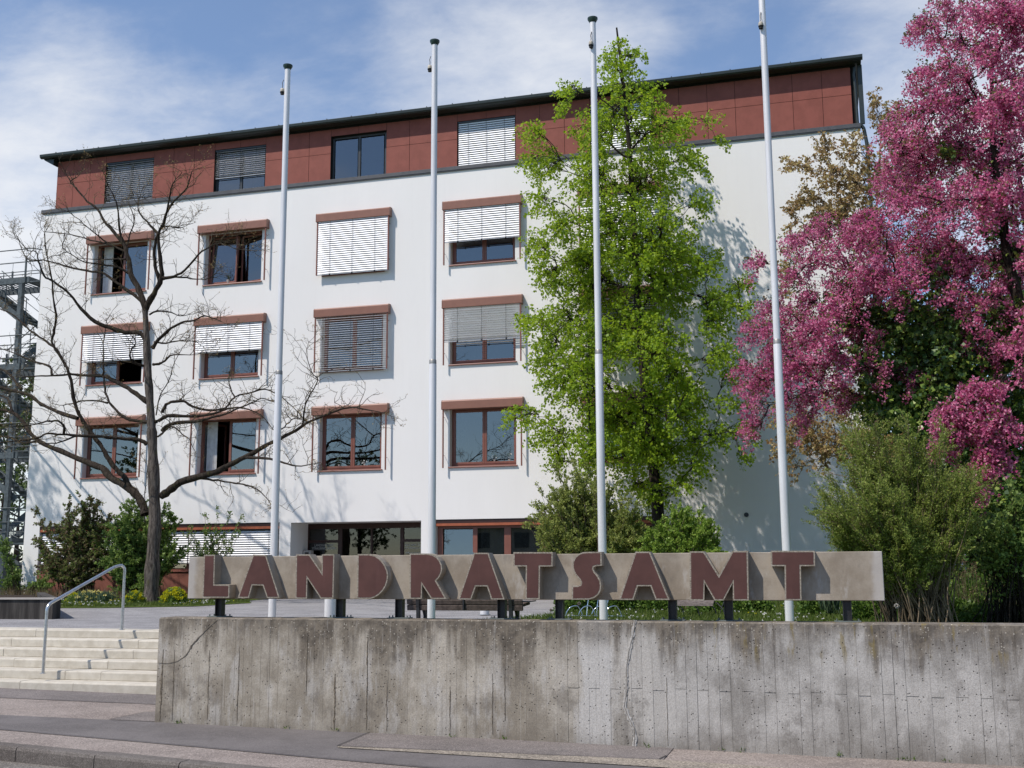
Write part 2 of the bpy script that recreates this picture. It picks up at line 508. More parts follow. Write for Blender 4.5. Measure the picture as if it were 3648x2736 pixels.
# old wall concrete
def wall_mat(name):
    m = MT(name, 0.92, 0.15)
    z = m.xyz(2); x = m.xyz(0)
    brd = m.n("ShaderNodeTexWhiteNoise", noise_dimensions='1D')
    m.nt.links.new(m.math('FLOOR', m.math('MULTIPLY', x, 1 / 0.1165)), brd.inputs['W'])
    br = brd.outputs['Value']
    big = m.noise(1.3, 7, 0.66, stretch=(1.0, 1, 0.95), off=(0.7, 0, 2.2))
    bigf = m.ramp(big, 0.40, 0.60)
    rt = m.ramp(x, -3.4, -1.4)
    cl = m.mix(bigf, (0.30, 0.262, 0.208), (0.50, 0.452, 0.378))
    crr = m.mix(bigf, (0.30, 0.282, 0.258), (0.51, 0.488, 0.455))
    c = m.mix(rt, cl, crr)
    c = m.mix(m.math('MULTIPLY', br, 0.12), c, (0.16, 0.145, 0.13))
    # pale lime wash, vertical
    w = m.ramp(m.noise(1.7, 7, 0.68, stretch=(2.2, 1, 0.7), off=(2, 0, 0)), 0.50, 0.64)
    c = m.mix(m.math('MULTIPLY', w, 0.55), c, (0.56, 0.535, 0.50))
    # pale band along the lime-bleeding crack
    dxc = m.math('ABSOLUTE', m.math('ADD', x, 2.50))
    cb_ = m.math('ADD', m.ramp(dxc, 0.05, 0.36, 1.0, 0.0), m.math('MULTIPLY', m.math('SUBTRACT', m.noise(2.5, 5, 0.6, stretch=(1.5, 1, 0.6), off=(3, 3, 3)), 0.5), 1.6))
    cb_ = m.math('MULTIPLY', m.ramp(cb_, 0.45, 0.75), m.ramp(z, -0.98, -0.75, 1.0, 0.35))
    # dirt running down from the top edge with a ragged lower limit
    e = m.ramp(m.noise(1.1, 7, 0.65, stretch=(1.6, 1, 0.10), off=(4.6, 0, 0)), 0.36, 0.64)
    e2 = m.ramp(m.noise(5.0, 6, 0.65, stretch=(1.6, 1, 0.22), off=(1.6, 0, 5)), 0.35, 0.65)
    lim = m.math('ADD', m.math('ADD', m.math('MULTIPLY', e, 0.62), m.math('MULTIPLY', e2, 0.28)), m.math('MULTIPLY', br, 0.06))
    top = m.math('SUBTRACT', m.math('ADD', z, 0.62), m.math('MULTIPLY', lim, -1.0))
    tf = m.ramp(top, 0.02, 0.52)
    tf = m.math('MAXIMUM', tf, m.ramp(m.math('ADD', z, m.math('MULTIPLY', e2, 0.10)), -0.80, -0.56, 0.0, 0.9))
    dirt = m.mix(m.ramp(m.noise(7, 6, 0.7), 0.40, 0.60), (0.088, 0.073, 0.057), (0.20, 0.168, 0.128))
    c = m.mix(m.math('MULTIPLY', tf, 0.9), c, dirt)
    # dark blotches
    bl = m.ramp(m.noise(2.0, 8, 0.72, stretch=(1.2, 1, 1.0), off=(11, 3, 5)), 0.53, 0.62)
    c = m.mix(m.math('MULTIPLY', bl, 0.36), c, (0.105, 0.09, 0.08))
    c = m.mix(m.math('MULTIPLY', cb_, 0.8), c, (0.58, 0.56, 0.53))
    # drips
    dr = m.ramp(m.noise(6, 6, 0.62, stretch=(3.0, 1, 0.12), off=(7, 0, 1)), 0.56, 0.66)
    c = m.mix(m.math('MULTIPLY', dr, 0.24), c, (0.10, 0.086, 0.073))
    pl = m.ramp(m.noise(11, 5, 0.6, stretch=(4.0, 1, 0.16), off=(17, 0, 3)), 0.60, 0.68)
    c = m.mix(m.math('MULTIPLY', pl, 0.28), c, (0.54, 0.52, 0.49))
    # brown damp at the foot
    ft = m.ramp(m.math('ADD', z, m.math('MULTIPLY', m.noise(3.5, 5, 0.6, stretch=(1.5, 1, 0.3)), 0.45)), -1.72, -1.45, 1.0, 0.0)
    c = m.mix(m.math('MULTIPLY', ft, 0.38), c, (0.125, 0.105, 0.08))
    # yellow lichen, right upper part
    li = m.ramp(m.noise(4.2, 5, 0.6, stretch=(2.4, 1, 0.5), off=(1.3, 0, 0.6)), 0.56, 0.64)
    li = m.math('MULTIPLY', li, m.ramp(z, -1.10, -0.85))
    li = m.math('MULTIPLY', li, m.ramp(x, -2.2, -0.6))
    c = m.mix(m.math('MULTIPLY', li, 0.62), c, (0.22, 0.165, 0.045))
    # exposed aggregate and pits
    gs = m.voro(40, out='Distance'); gc = m.voro(40, out='Color')
    sgc = m.n("ShaderNodeSeparateColor"); m.nt.links.new(gc, sgc.inputs[0])
    sel = m.math('GREATER_THAN', sgc.outputs[0], 0.78)
    pale = m.math('MULTIPLY', m.math('MULTIPLY', m.ramp(gs, 0.20, 0.36, 1, 0), sel), m.math('ADD', m.math('MULTIPLY', tf, 0.8), 0.05))
    c = m.mix(pale, c, (0.50, 0.46, 0.39))
    sel2 = m.math('GREATER_THAN', m.math('ADD', sgc.outputs[1], m.math('MULTIPLY', m.math('SUBTRACT', m.noise(3.0, 3, 0.6, off=(2, 8, 1)), 0.5), 0.25)), 0.955)
    pit = m.math('MULTIPLY', m.ramp(gs, 0.10, 0.36, 1, 0), sel2)
    c = m.mix(m.math('MULTIPLY', pit, 0.8), c, (0.04, 0.034, 0.028))
    gr = m.noise(90, 3, 0.75)
    c = m.mix(m.math('MULTIPLY', m.ramp(gr, 0.42, 0.62), 0.30), c, (0.10, 0.09, 0.08))
    m.col(c)
    h = m.math('SUBTRACT', m.math('MULTIPLY', m.noise(40, 5, 0.75), 0.7), m.math('MULTIPLY', pit, 1.3))
    m.bump(h, 0.65, 0.009)
    return m.mat
M['oldwall'] = wall_mat('board_marked_concrete')
M['groove'] = simple('dirt_filled_groove', (0.15, 0.125, 0.095), 0.95, 0.1, 0, 0.5, 40)
M['softcrack'] = simple('crack_dirt', (0.135, 0.118, 0.098), 0.95, 0.1, 0, 0.5, 30)
m = MT('calcite_deposit', 0.9, 0.15)
m.col(m.mix(m.ramp(m.noise(14, 5, 0.7, stretch=(2, 1, 0.5)), 0.35, 0.65), (0.30, 0.285, 0.26), (0.52, 0.50, 0.47))).bump(m.noise(50, 4, 0.7), 0.6, 0.01)
M['calcite'] = m.mat
m = MT('dark_planter_concrete', 0.9, 0.15)
c = m.mix(m.ramp(m.noise(1.5, 5, 0.6, stretch=(2.5, 2.5, 0.25)), 0.4, 0.68), (0.035, 0.032, 0.030), (0.12, 0.11, 0.10))
m.col(c).bump(m.noise(60, 4, 0.7), 0.4, 0.006)
M['planter'] = m.mat
# bark
def bark(name, a, b, moss=None):
    m = MT(name, 0.95, 0.1)
    f = m.ramp(m.noise(9, 6, 0.7, stretch=(2.2, 2.2, 0.35), dist=0.6), 0.35, 0.68)
    c = m.mix(f, a, b)
    if moss: c = m.mix(m.math('MULTIPLY', m.ramp(m.noise(3.5, 4, 0.6), 0.56, 0.72), 0.6), c, moss)
    m.col(c).bump(m.noise(16, 6, 0.75, stretch=(2.4, 2.4, 0.3), dist=0.8), 1.0, 0.045)
    return m.mat
M['bark'] = bark('furrowed_grey_bark', (0.050, 0.041, 0.036), (0.215, 0.185, 0.160), (0.12, 0.115, 0.05))
M['bark_limb'] = bark('dark_limb_bark', (0.018, 0.014, 0.011), (0.075, 0.060, 0.048), (0.085, 0.078, 0.03))
M['twig'] = simple('lichen_twigs', (0.085, 0.070, 0.048), 0.9, 0.1, 0, 0.35, 2)
M['bark2'] = bark('dark_bark', (0.020, 0.017, 0.014), (0.065, 0.052, 0.042))
M['stem'] = simple('tan_stems', (0.165, 0.125, 0.085), 0.9, 0.1, 0, 0.4, 5)
# leaves
def leaf(name, stops, trans=0.35, tcol=None, spec=0.35, rough=0.5):
    m = MT(name, rough, spec)
    c = m.grad(m.rnd(), stops)
    c = m.mix(m.math('MULTIPLY', m.ramp(m.noise(0.9, 3, 0.6), 0.35, 0.65), 0.35), c, stops[0][1])
    m.col(c)
    tl = m.n("ShaderNodeBsdfTranslucent")
    if tcol: m.set(tl.inputs[0], m.mix(0.5, c, tcol))
    else: m.set(tl.inputs[0], c)
    mx = m.n("ShaderNodeMixShader"); mx.inputs[0].default_value = trans
    m.nt.links.new(m.b.outputs[0], mx.inputs[1]); m.nt.links.new(tl.outputs[0], mx.inputs[2])
    m.nt.links.new(mx.outputs[0], m.o.inputs[0])
    return m.mat
M['lf_linden'] = leaf('fresh_linden_leaf', [(0, (0.12, 0.21, 0.016)), (0.5, (0.25, 0.38, 0.025)), (1, (0.38, 0.50, 0.045))], 0.52, (0.50, 0.66, 0.03))
M['lf_ivy'] = leaf('ivy_leaf', [(0, (0.039, 0.085, 0.026)), (0.55, (0.111, 0.208, 0.046)), (1, (0.338, 0.429, 0.072))], 0.32, None, 0.5, 0.35)
M['lf_maple'] = leaf('bronze_young_leaf', [(0, (0.260, 0.150, 0.065)), (0.5, (0.390, 0.280, 0.117)), (1, (0.494, 0.416, 0.169))], 0.4)
M['lf_pink'] = leaf('crabapple_blossom', [(0, (0.34, 0.045, 0.14)), (0.35, (0.58, 0.13, 0.29)), (0.75, (0.76, 0.28, 0.45)), (1, (0.90, 0.56, 0.69))], 0.42, (0.84, 0.24, 0.44), 0.1, 0.8)
M['lf_bronze'] = leaf('bronze_crabapple_leaf', [(0, (0.10, 0.07, 0.035)), (0.4, (0.17, 0.13, 0.05)), (1, (0.16, 0.24, 0.05))], 0.4)
M['lf_tam'] = leaf('feathery_green', [(0, (0.17, 0.23, 0.045)), (0.6, (0.29, 0.37, 0.075)), (1, (0.46, 0.50, 0.14))], 0.5)
M['lf_shrub'] = leaf('olive_shrub_leaf', [(0, (0.179, 0.224, 0.053)), (0.5, (0.299, 0.351, 0.083)), (1, (0.434, 0.478, 0.135))], 0.4)
M['lf_bright'] = leaf('bright_shrub_leaf', [(0, (0.145, 0.251, 0.037)), (0.5, (0.264, 0.396, 0.059)), (1, (0.396, 0.515, 0.099))], 0.42)
M['lf_left'] = leaf('mixed_shrub_leaf', [(0, (0.096, 0.166, 0.043)), (0.6, (0.227, 0.330, 0.078)), (1, (0.348, 0.452, 0.122))], 0.4)
M['lf_brown'] = leaf('brown_tipped_shrub_leaf', [(0, (0.14, 0.095, 0.065)), (0.35, (0.20, 0.16, 0.09)), (0.6, (0.16, 0.24, 0.06)), (1, (0.26, 0.34, 0.09))], 0.42)
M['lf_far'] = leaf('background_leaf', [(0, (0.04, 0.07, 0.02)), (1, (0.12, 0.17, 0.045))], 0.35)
M['lf_iris'] = leaf('grey_green_blade', [(0, (0.08, 0.13, 0.07)), (1, (0.16, 0.22, 0.13))], 0.3)
M['lf_low'] = leaf('low_bush_leaf', [(0, (0.066, 0.121, 0.022)), (0.6, (0.132, 0.231, 0.039)), (1, (0.220, 0.319, 0.066))], 0.38)
M['grassblade'] = leaf('grass_blade', [(0, (0.06, 0.10, 0.015)), (0.6, (0.11, 0.165, 0.025)), (1, (0.19, 0.21, 0.06))], 0.35)
M['dry'] = leaf('dry_grass', [(0, (0.13, 0.09, 0.05)), (1, (0.26, 0.19, 0.11))], 0.3)
M['yellow'] = leaf('yellow_bracts', [(0, (0.42, 0.42, 0.015)), (1, (0.68, 0.62, 0.03))], 0.3, None, 0.1)
M['paleyellow'] = leaf('pale_yellow_petals', [(0, (0.65, 0.55, 0.12)), (1, (0.8, 0.75, 0.4))], 0.3, None, 0.1)
M['white'] = leaf('white_petals', [(0, (0.70, 0.70, 0.68)), (1, (0.85, 0.85, 0.83))], 0.2, None, 0.1)
M['red'] = leaf('red_petals', [(0, (0.50, 0.03, 0.015)), (1, (0.65, 0.06, 0.03))], 0.25, None, 0.2)
M['soil'] = simple('bed_soil', (0.045, 0.034, 0.026), 0.95, 0.1, 0, 0.4, 10, 0.5, 40)
m = MT('lawn_ground', 0.95, 0.1)
m.col(m.mix(m.ramp(m.noise(6, 5, 0.6), 0.3, 0.7), (0.055, 0.085, 0.018), (0.10, 0.135, 0.03)))
M['lawn'] = m.mat

# ================================================================== SETTING: ground, road, pavement
PZ = -1.055                                     # level of the upper plaza
def G(x, y):                                    # the pavement falls gently to the right
    return -1.86 - 0.0115 * (x + 8) - 0.010 * (y - 12.15)
def sheet(name, poly, mat, off=0.0, zf=None, kind='structure', parent=None, th=0.0):
    zf = zf or G
    mb = MB()
    n = len(poly)
    mb.add([(x, y, zf(x, y) + off) for x, y in poly], [tuple(range(n))])
    o = mb.build(name, mat, parent)
    if parent is None: tag(o, kind=kind)
    return o
def ccw(p):
    a = sum(p[i][0] * p[(i + 1) % len(p)][1] - p[(i + 1) % len(p)][0] * p[i][1] for i in range(len(p)))
    return p if a > 0 else p[::-1]

sheet('ground', ccw([(-1500, -1500), (1500, -1500), (1500, 1500), (-1500, 1500)]), M['lawn'], 0, lambda x, y: -2.75)
def ky(x): return 9.79 - 0.138 * (x + 6.11)     # front line of the kerb
sheet('road', ccw([(-22, -14), (20, -14), (20, ky(20) + 0.05), (-22, ky(-22) + 0.05)]), M['road'], -0.15)
sheet('pavement', ccw([(-22, ky(-22) + 0.12), (20, ky(20) + 0.12), (20, 12.6), (-7.5, 12.6), (-7.5, 15.3), (-22, 15.3)]), M['pave_pink'])
def dl(x): return 10.68 - 0.138 * (x + 6.77)    # front edge of the dark trench strip
sheet('asphalt_strip', ccw([(-14.0, dl(-14.0)), (-9.17, 11.02), (-6.77, 10.68), (-4.65, 10.36), (2, 9.42), (2, 10.55), (-1.6, 11.0), (-4.96, 11.12), (-5.1, 12.2),
                            (-7.92, 12.17), (-10.07, 12.10), (-14.0, 12.0)]), M['pave_dark'], 0.004)
sheet('patched_strip', ccw([(-5.05, 11.13), (-5.12, 12.2), (-1.66, 12.2), (-1.66, 11.36)]), M['pave_patch'], 0.008)
sheet('grit_strip', ccw([(-5.0, 11.035), (-5.05, 11.125), (-1.7, 11.355), (0.6, 11.2), (0.6, 10.72), (-1.72, 10.93)]), M['pave_beige'], 0.0115)
sheet('step_foot_strip', ccw([(-24, 13.62), (-10.5, 13.66), (-8.97, 13.70), (-7.7, 13.5), (-7.7, 15.3), (-24, 15.3)]), M['pave_patch'], 0.004)
sheet('corner_patch', ccw([(-8.55, 12.14), (-7.85, 12.17), (-7.85, 13.5), (-8.55, 12.9)]), M['pave_patch'], 0.009)
# bitumen joints between the pavement sheets
def joint(pts, w=0.012, off=0.014):
    mb = MB()
    rr = random.Random(int(abs(pts[0][0]) * 100))
    P = []
    for i in range(len(pts) - 1):
        a, b = Vector(pts[i]), Vector(pts[i + 1])
        n = max(2, int((b - a).length / 0.15))
        for k in range(n):
            P.append(a.lerp(b, k / n) + Vector((0, rr.uniform(-.006, .006))))
    P.append(Vector(pts[-1]))
    for i in range(len(P) - 1):
        d = (P[i + 1] - P[i]).normalized(); nn = Vector((-d.y, d.x)) * w / 2
        q = [P[i] - nn, P[i + 1] - nn, P[i + 1] + nn, P[i] + nn]
        mb.add([(v.x, v.y, G(v.x, v.y) + off) for v in q], [(0, 1, 2, 3)])
    return tag(mb.build('pavement_joint', M['joint']), kind='structure')
joint([(-14, dl(-14)), (-9.17, 11.02), (-6.77, 10.68), (-4.65, 10.36), (1, 9.56)])
joint([(-5.12, 12.15), (-5.05, 11.12), (-4.7, 11.14), (-1.7, 11.36), (-1.66, 11.62)], 0.014, 0.016)
joint([(-20, 13.62), (-10.5, 13.66), (-8.97, 13.70), (-8.2, 13.60), (-7.95, 13.5)], 0.012)
joint([(-8.55, 12.14), (-8.55, 12.9), (-7.95, 13.45)], 0.010)
# kerb stones
kerb = thing('kerb', None, None)
tag(kerb, kind='structure')
ang = math.atan(-0.138)
def kerb_mesh(L, seed):
    rr = random.Random(seed)
    mb = MB()
    prof = [(0.0, -0.30), (0.0, -0.035), (0.012, -0.010), (0.032, 0.0), (0.17, 0.002), (0.17, -0.30)]
    mb.prism(prof, 0, 0.0, L)
    return mb.mesh('kerb_stone', M['kerb'])
kms = [kerb_mesh(1.055, i) for i in range(3)]
s0 = -8.17
rr = random.Random(4)
ca = math.cos(ang)
for i in range(-14, 14):
    xa = s0 + i * 1.045
    o = link('kerb_stone', kms[i % 3], kerb, (xa + 0.005, ky(xa) - 0.02, G(xa, 10) + rr.uniform(-0.003, 0.004)))
    o.rotation_euler = (0, math.atan(0.0115) * 1.0, ang)
    o.scale = ((1.045 / ca - 0.011) / 1.055, 1, 1)

# upper level
flat = lambda x, y: PZ
sheet('plaza', ccw([(-40, 16.7), (-7.75, 16.7), (-7.75, 12.4), (60, 12.4), (60, 90), (-90, 90), (-90, 16.7)]), M['plaza'], -0.02, flat)
sheet('lawn', ccw([(-6.7, 12.5), (-6.35, 19), (-5.6, 22.5), (-5.1, 28), (-4.8, 33.98), (30, 33.98), (30, 12.5)]), M['lawn'], -0.008, flat)
sheet('flower_bed', ccw([(-60, 25.3), (-25, 25.3), (-19.5, 25.25), (-18.2, 25.6), (-16.4, 26.8), (-16.2, 29.5), (-17.4, 31.5), (-17.6, 33.98), (-60, 33.98)]), M['lawn'], -0.006, flat)

# ================================================================== stone steps
steps = thing('stone_steps', 'flight of six broad pale limestone steps with a steel handrail beside the concrete wall', 'steps')
rr = random.Random(7)
joints = {0: [232], 1: [72, 895], 2: [20, 862], 3: [698], 4: [400 + 20, 652], 5: [472]}
jy = {0: 790, 1: 860, 2: 930, 3: 1000, 4: 1070, 5: 1150}
for i in range(6):
    zt = PZ - 0.001 - 0.134 * i
    yf = 16.5 - 0.35 * i
    xs = []
    for jx in joints[i]:
        p = at((jx * 0.54973) / K, (1824 + jy[i] * 0.54973) / K, yf)
        xs.append(p.x)
    xs = sorted(xs)
    while xs[0] > -22: xs.insert(0, xs[0] - rr.choice([1.2, 1.5, 1.75, 0.95]))
    xs.append(-7.93 + 0.0)
    for a, b in zip(xs[:-1], xs[1:]):
        if b - a < 0.05: continue
        mb = MB()
        dy = rr.uniform(-0.004, 0.004); dz = rr.uniform(-0.003, 0.002)
        hgt = 0.134 if i < 5 else 0.30
        # riser is undercut a little, the tread edge is worn round
        pr = [(yf + 0.44, zt + dz), (yf + 0.022, zt + dz), (yf + 0.007, zt - 0.006 + dz), (yf + dy, zt - 0.020 + dz), (yf + dy + 0.004, zt - hgt + 0.008), (yf + 0.012, zt - hgt + 0.001), (yf + 0.44, zt - hgt + 0.001)]
        mb.prism(pr, 0, a + 0.004, b - 0.004)
        mb.build('step_block', M['step'], steps)

# handrail
hr = thing('handrail', 'bent galvanised tube handrail rising over the stone steps', 'handrail', (-11.4, 14.9, -1.7))
mb = MB()
def bend(pts, r, n=6):
    out = [Vector(pts[0])]
    for i in range(1, len(pts) - 1):
        p0, p1, p2 = Vector(pts[i - 1]), Vector(pts[i]), Vector(pts[i + 1])
        a = p1 + (p0 - p1).normalized() * r; b = p1 + (p2 - p1).normalized() * r
        for k in range(n + 1):
            t = k / n
            out.append((1 - t) ** 2 * a + 2 * t * (1 - t) * p1 + t * t * b)
    out.append(Vector(pts[-1]))
    return out
lo = at(92, 1471, 14.93); hi = at(263, 1361, 16.62)
a = at(99, 1307, 14.93); b = at(252, 1222, 16.50); c = at(267, 1221, 16.62)
org = Vector((-11.4, 14.9, -1.7))
lo.z = -1.62; hi.z = PZ
path = bend([lo, Vector((lo.x, lo.y, a.z)), b, Vector((hi.x, hi.y, c.z - 0.0)), hi], 0.10)
mb.tube([p - org for p in path], 0.0245, 12)
me = mb.mesh('rail', M['tube']); smooth_by_angle(me, 50)
link('rail', me, hr)
for p in (lo, hi):
    mb = MB(); mb.lathe([(0.045, -0.001), (0.045, 0.006), (0.03, 0.010)], (p.x - org.x, p.y - org.y, p.z - org.z), 16)
    mb.build('foot_plate', M['tube'], hr)

# ================================================================== retaining wall
WY = 12.15; WT = -0.6205; WL = -7.915; WR = 12.0
rw = thing('retaining_wall', 'long stained board-marked concrete retaining wall carrying the sign', 'wall')
mb = MB()
zb = -2.35
prof = [(WY + 0.012, zb), (WY + 0.012, WT - 0.014), (WY + 0.024, WT), (WY + 0.36, WT), (WY + 0.36, zb)]
mb.prism(prof, 0, WL + 0.004, WR)
mb.prism([(WY + 0.362, zb), (17.0, zb), (17.0, -0.83), (WY + 0.362, WT - 0.035)], 0, WL + 0.004, WL + 0.30)
mb.build('wall_core', M['oldwall'], rw)
# the face: every formwork board left its own strip, joints recessed
rr = random.Random(21)
mb = MB()
x = WL
bw = 0.1165
cols = []
while x < WR:
    w = bw * rr.uniform(0.97, 1.03)
    cols.append((x, x + w)); x += w
for k, (x0, x1) in enumerate(cols):
    vis = rr.random() < (0.12 if x0 < -3.0 else 0.34)
    g = rr.choice([0.0012, 0.002, 0.0035]) if vis else 0.0
    d = rr.uniform(-0.0022, 0.0022) if vis else rr.uniform(-0.0006, 0.0006)
    zv = WT - 0.012 - rr.choice([0, .15, .3, .5]) if vis else WT
    segs = [(zb, WT - 0.012, d)]
    if x0 > -3.0 and k % 2 == 0:
        zs = -1.325 - 0.012 * (x0 + 3) / 5 + rr.uniform(-0.012, 0.012)
        segs = [(zb, zs - 0.003, d + rr.uniform(0.000, 0.005)), (zs + 0.002, WT - 0.012, d)]
    for za, zc_, dd in segs:
        y = WY + dd
        n = 8
        yb_ = WY + 0.0125
        prev = None
        for q in range(n + 1):
            t = q / n
            z = za + (zc_ - za) * t
            jl = rr.uniform(0, 0.0012); jr_ = rr.uniform(0, 0.0012)
            gg = g if z < zv else 0.0
            if not vis: jl *= .2; jr_ *= .2
            row = [(x0 + gg / 2 + jl, yb_, z), (x0 + gg / 2 + jl + 0.0004, y, z), (x1 - gg / 2 - jr_ - 0.0004, y, z), (x1 - gg / 2 - jr_, yb_, z)]
            if prev is not None:
                for a in range(3):
                    mb.quad(prev[a], prev[a + 1], row[a + 1], row[a])
            else:
                mb.quad(row[3], row[2], row[1], row[0])
            prev = row
        mb.quad(prev[0], prev[1], prev[2], prev[3])
mb.build('board_marked_face', M['oldwall'], rw)
def ribbon(name, pts, mat, y, seed=1, th=0.003, wob=0.3):
    """uneven ribbon on the wall face; pts: (x, z, width)"""
    rr = random.Random(seed); mb = MB()
    P = []
    for i in range(len(pts) - 1):
        a, b = pts[i], pts[i + 1]
        n = max(1, int(math.hypot(b[0] - a[0], b[1] - a[1]) / 0.02))
        for k in range(n):
            t = k / n
            P.append((a[0] + (b[0] - a[0]) * t + rr.uniform(-.002, .002), a[1] + (b[1] - a[1]) * t, (a[2] + (b[2] - a[2]) * t)))
    P.append(pts[-1])
    rows = []
    for i, (px, pz, w) in enumerate(P):
        q = P[min(i + 1, len(P) - 1)]; p_ = P[max(i - 1, 0)]
        dx, dz = q[0] - p_[0], q[1] - p_[1]; L = math.hypot(dx, dz) or 1
        nx, nz = -dz / L, dx / L
        wl = w / 2 * (1 + rr.uniform(-wob, wob)); wr = w / 2 * (1 + rr.uniform(-wob, wob))
        rows.append([(px - nx * wl, y + 0.006, pz - nz * wl), (px - nx * wl * .7, y - th, pz - nz * wl * .7), (px + nx * wr * .7, y - th, pz + nz * wr * .7), (px + nx * wr, y + 0.006, pz + nz * wr)])
    for r0, r1 in zip(rows[:-1], rows[1:]):
        for a in range(3):
            mb.quad(r0[a], r0[a + 1], r1[a + 1], r1[a])
    return mb.build(name, mat, rw)
def z8(x, y, Y=WY): return ats(1216 + x * .54973, 1824 + y * .54973, Y)
def z7(x, y, Y=WY): return ats(x * .54973, 1824 + y * .54973, Y)
cr = [(1905, 700, .035), (1890, 790, .040), (1868, 900, .045), (1850, 1000, .032), (1848, 1150, .038), (1838, 1260, .045), (1862, 1330, .05), (1895, 1400, .04), (1905, 1470, .04), (1895, 1545, .05)]
P = [(z8(a, b).x, z8(a, b).z, w) for a, b, w in cr]
ribbon('crack_deposit', P, M['calcite'], WY - 0.004, 3, 0.004, 0.45)
P2 = [(p[0] + 0.006 * math.sin(i * 2.1), p[1], 0.005) for i, p in enumerate(P)]
ribbon('crack', P2, M['groove'], WY - 0.0095, 5, 0.0015, 0.4)
P3 = [(z8(a, b).x, z8(a, b).z, w) for a, b, w in [(1800, 1000, .010), (1790, 1150, .02), (1800, 1300, .02), (1795, 1420, .015), (1800, 1545, .012)]]
0 and ribbon('crack_deposit', P3, M['calcite'], WY - 0.003, 8, 0.002, 0.6)
cr = [(1410, 700, .010), (1330, 770, .012), (1255, 850, .030), (1235, 880, .050), (1205, 930, .016), (1150, 968, .012), (1090, 982, .009), (1030, 978, .008)]
ribbon('crack', [(z7(a, b).x, z7(a, b).z, w * .6) for a, b, w in cr], M['softcrack'], WY - 0.0035, 6, 0.001, 0.9)
# eroded board joints where the aggregate shows
rr = random.Random(9)
for xs_, za, zc2, w in [(z8(170, 900).x, -0.82, -1.85, .014), (z8(705, 1200).x, -1.35, -1.87, .010), (z7(1355, 1000).x, -1.0, -1.80, .010), (z7(1125, 1100).x, -1.0, -1.84, .007),
                        (z7(1545, 1100).x, -0.95, -1.80, .008), (z7(1990, 900).x, -0.78, -1.50, .012), (z7(2170, 1200).x, -1.25, -1.86, .020), (z7(1048, 1100).x, -1.0, -1.84, .022),
                        (z8(1060, 1250).x, -1.2, -1.70, .008), (z8(2112, 1300).x, -1.2, -1.9, .008), (z8(295, 1250).x, -1.3, -1.86, .007), (z8(980, 1250).x, -1.2, -1.86, .006)]:
    pts = []
    n = 7
    for q in range(n + 1):
        t = q / n
        pts.append((xs_ + rr.uniform(-.004, .004), za + (zc2 - za) * t, w * rr.uniform(0.5, 1.5) * min(1, 4 * t + 0.2, 4 * (1 - t) + 0.5)))
    ribbon('eroded_joint', pts, M['groove'], WY - 0.004, int(w * 1e4) + 5, 0.0005, 0.5)

# planter on the left
pl = thing('planter_wall', 'dark stained concrete planter wall at the left edge beyond the steps', 'planter')
mb = MB(); mb.prism([(-24, 19.1), (-15.57, 20.0), (-15.57, 20.25), (-24, 19.35)][::1], 2, -1.25, -0.672)
mb.prism([(-15.57, 20.252), (-20.2, 25.6), (-20.45, 25.6), (-15.92, 20.222)], 2, -1.25, -0.672)
mb.build('planter_body', M['planter'], pl)
mb = MB(); mb.prism([(-24, 19.07), (-15.53, 19.97), (-15.53, 20.28), (-24, 19.38)], 2, -0.670, -0.640)

mb.build('coping', M['signc'], pl)
mb = MB(); mb.prism([(-24, 19.4), (-15.98, 20.27), (-20.5, 25.5), (-24, 25.5)], 2, -1.2, -0.74)
mb.build('soil', M['soil'], pl)

# ================================================================== the LANDRATSAMT sign
sign = thing('letter_sign', 'long concrete sign beam with raised maroon letters LANDRATSAMT on steel posts above the retaining wall', 'sign')
SX0, SX1, SY0, SY1, SZ0, SZ1 = -7.66, 0.557, 12.35, 12.48, -0.398, 0.113
mb = MB(); mb.bbox(SX0, SX1, SY0, SY1, SZ0, SZ1, 0.006)
mb.build('sign_beam', M['signc'], sign)
def inset(poly, d):
    n = len(poly)
    ar = sum(poly[i][0] * poly[(i + 1) % n][1] - poly[(i + 1) % n][0] * poly[i][1] for i in range(n))
    sg = 1 if ar > 0 else -1
    out = []
    for i in range(n):
        p0, p1, p2 = Vector(poly[i - 1]), Vector(poly[i]), Vector(poly[(i + 1) % n])
        d1 = (p1 - p0).normalized(); d2 = (p2 - p1).normalized()
        n1_ = Vector((-d1.y, d1.x)) * sg; n2_ = Vector((-d2.y, d2.x)) * sg
        b = (n1_ + n2_)
        b = b / max(0.25, b.length_squared) * 2 if b.length > 1e-6 else n1_
        k = b * d
        if k.length > 2.6 * d: k = k.normalized() * 2.6 * d
        out.append((p1.x + k.x, p1.y + k.y))
    return out
def arc(pts, a, b, n=7):
    """quadratic rounded span through the middle control point"""
    return [((1 - t) ** 2 * a[0] + 2 * t * (1 - t) * pts[0] + t * t * b[0], (1 - t) ** 2 * a[1] + 2 * t * (1 - t) * pts[1] + t * t * b[1]) for t in [i / n for i in range(1, n)]]
Z8_ = lambda x, y: (1216 + x * .54973, 1824 + y * .54973)
Z7_ = lambda x, y: (x * .54973, 1824 + y * .54973)
Z9_ = lambda x, y: (2432 + x * .54973, 1824 + y * .54973)
ZE_ = lambda x, y: (1000 + x * .31646, 1820 + y * .31646)
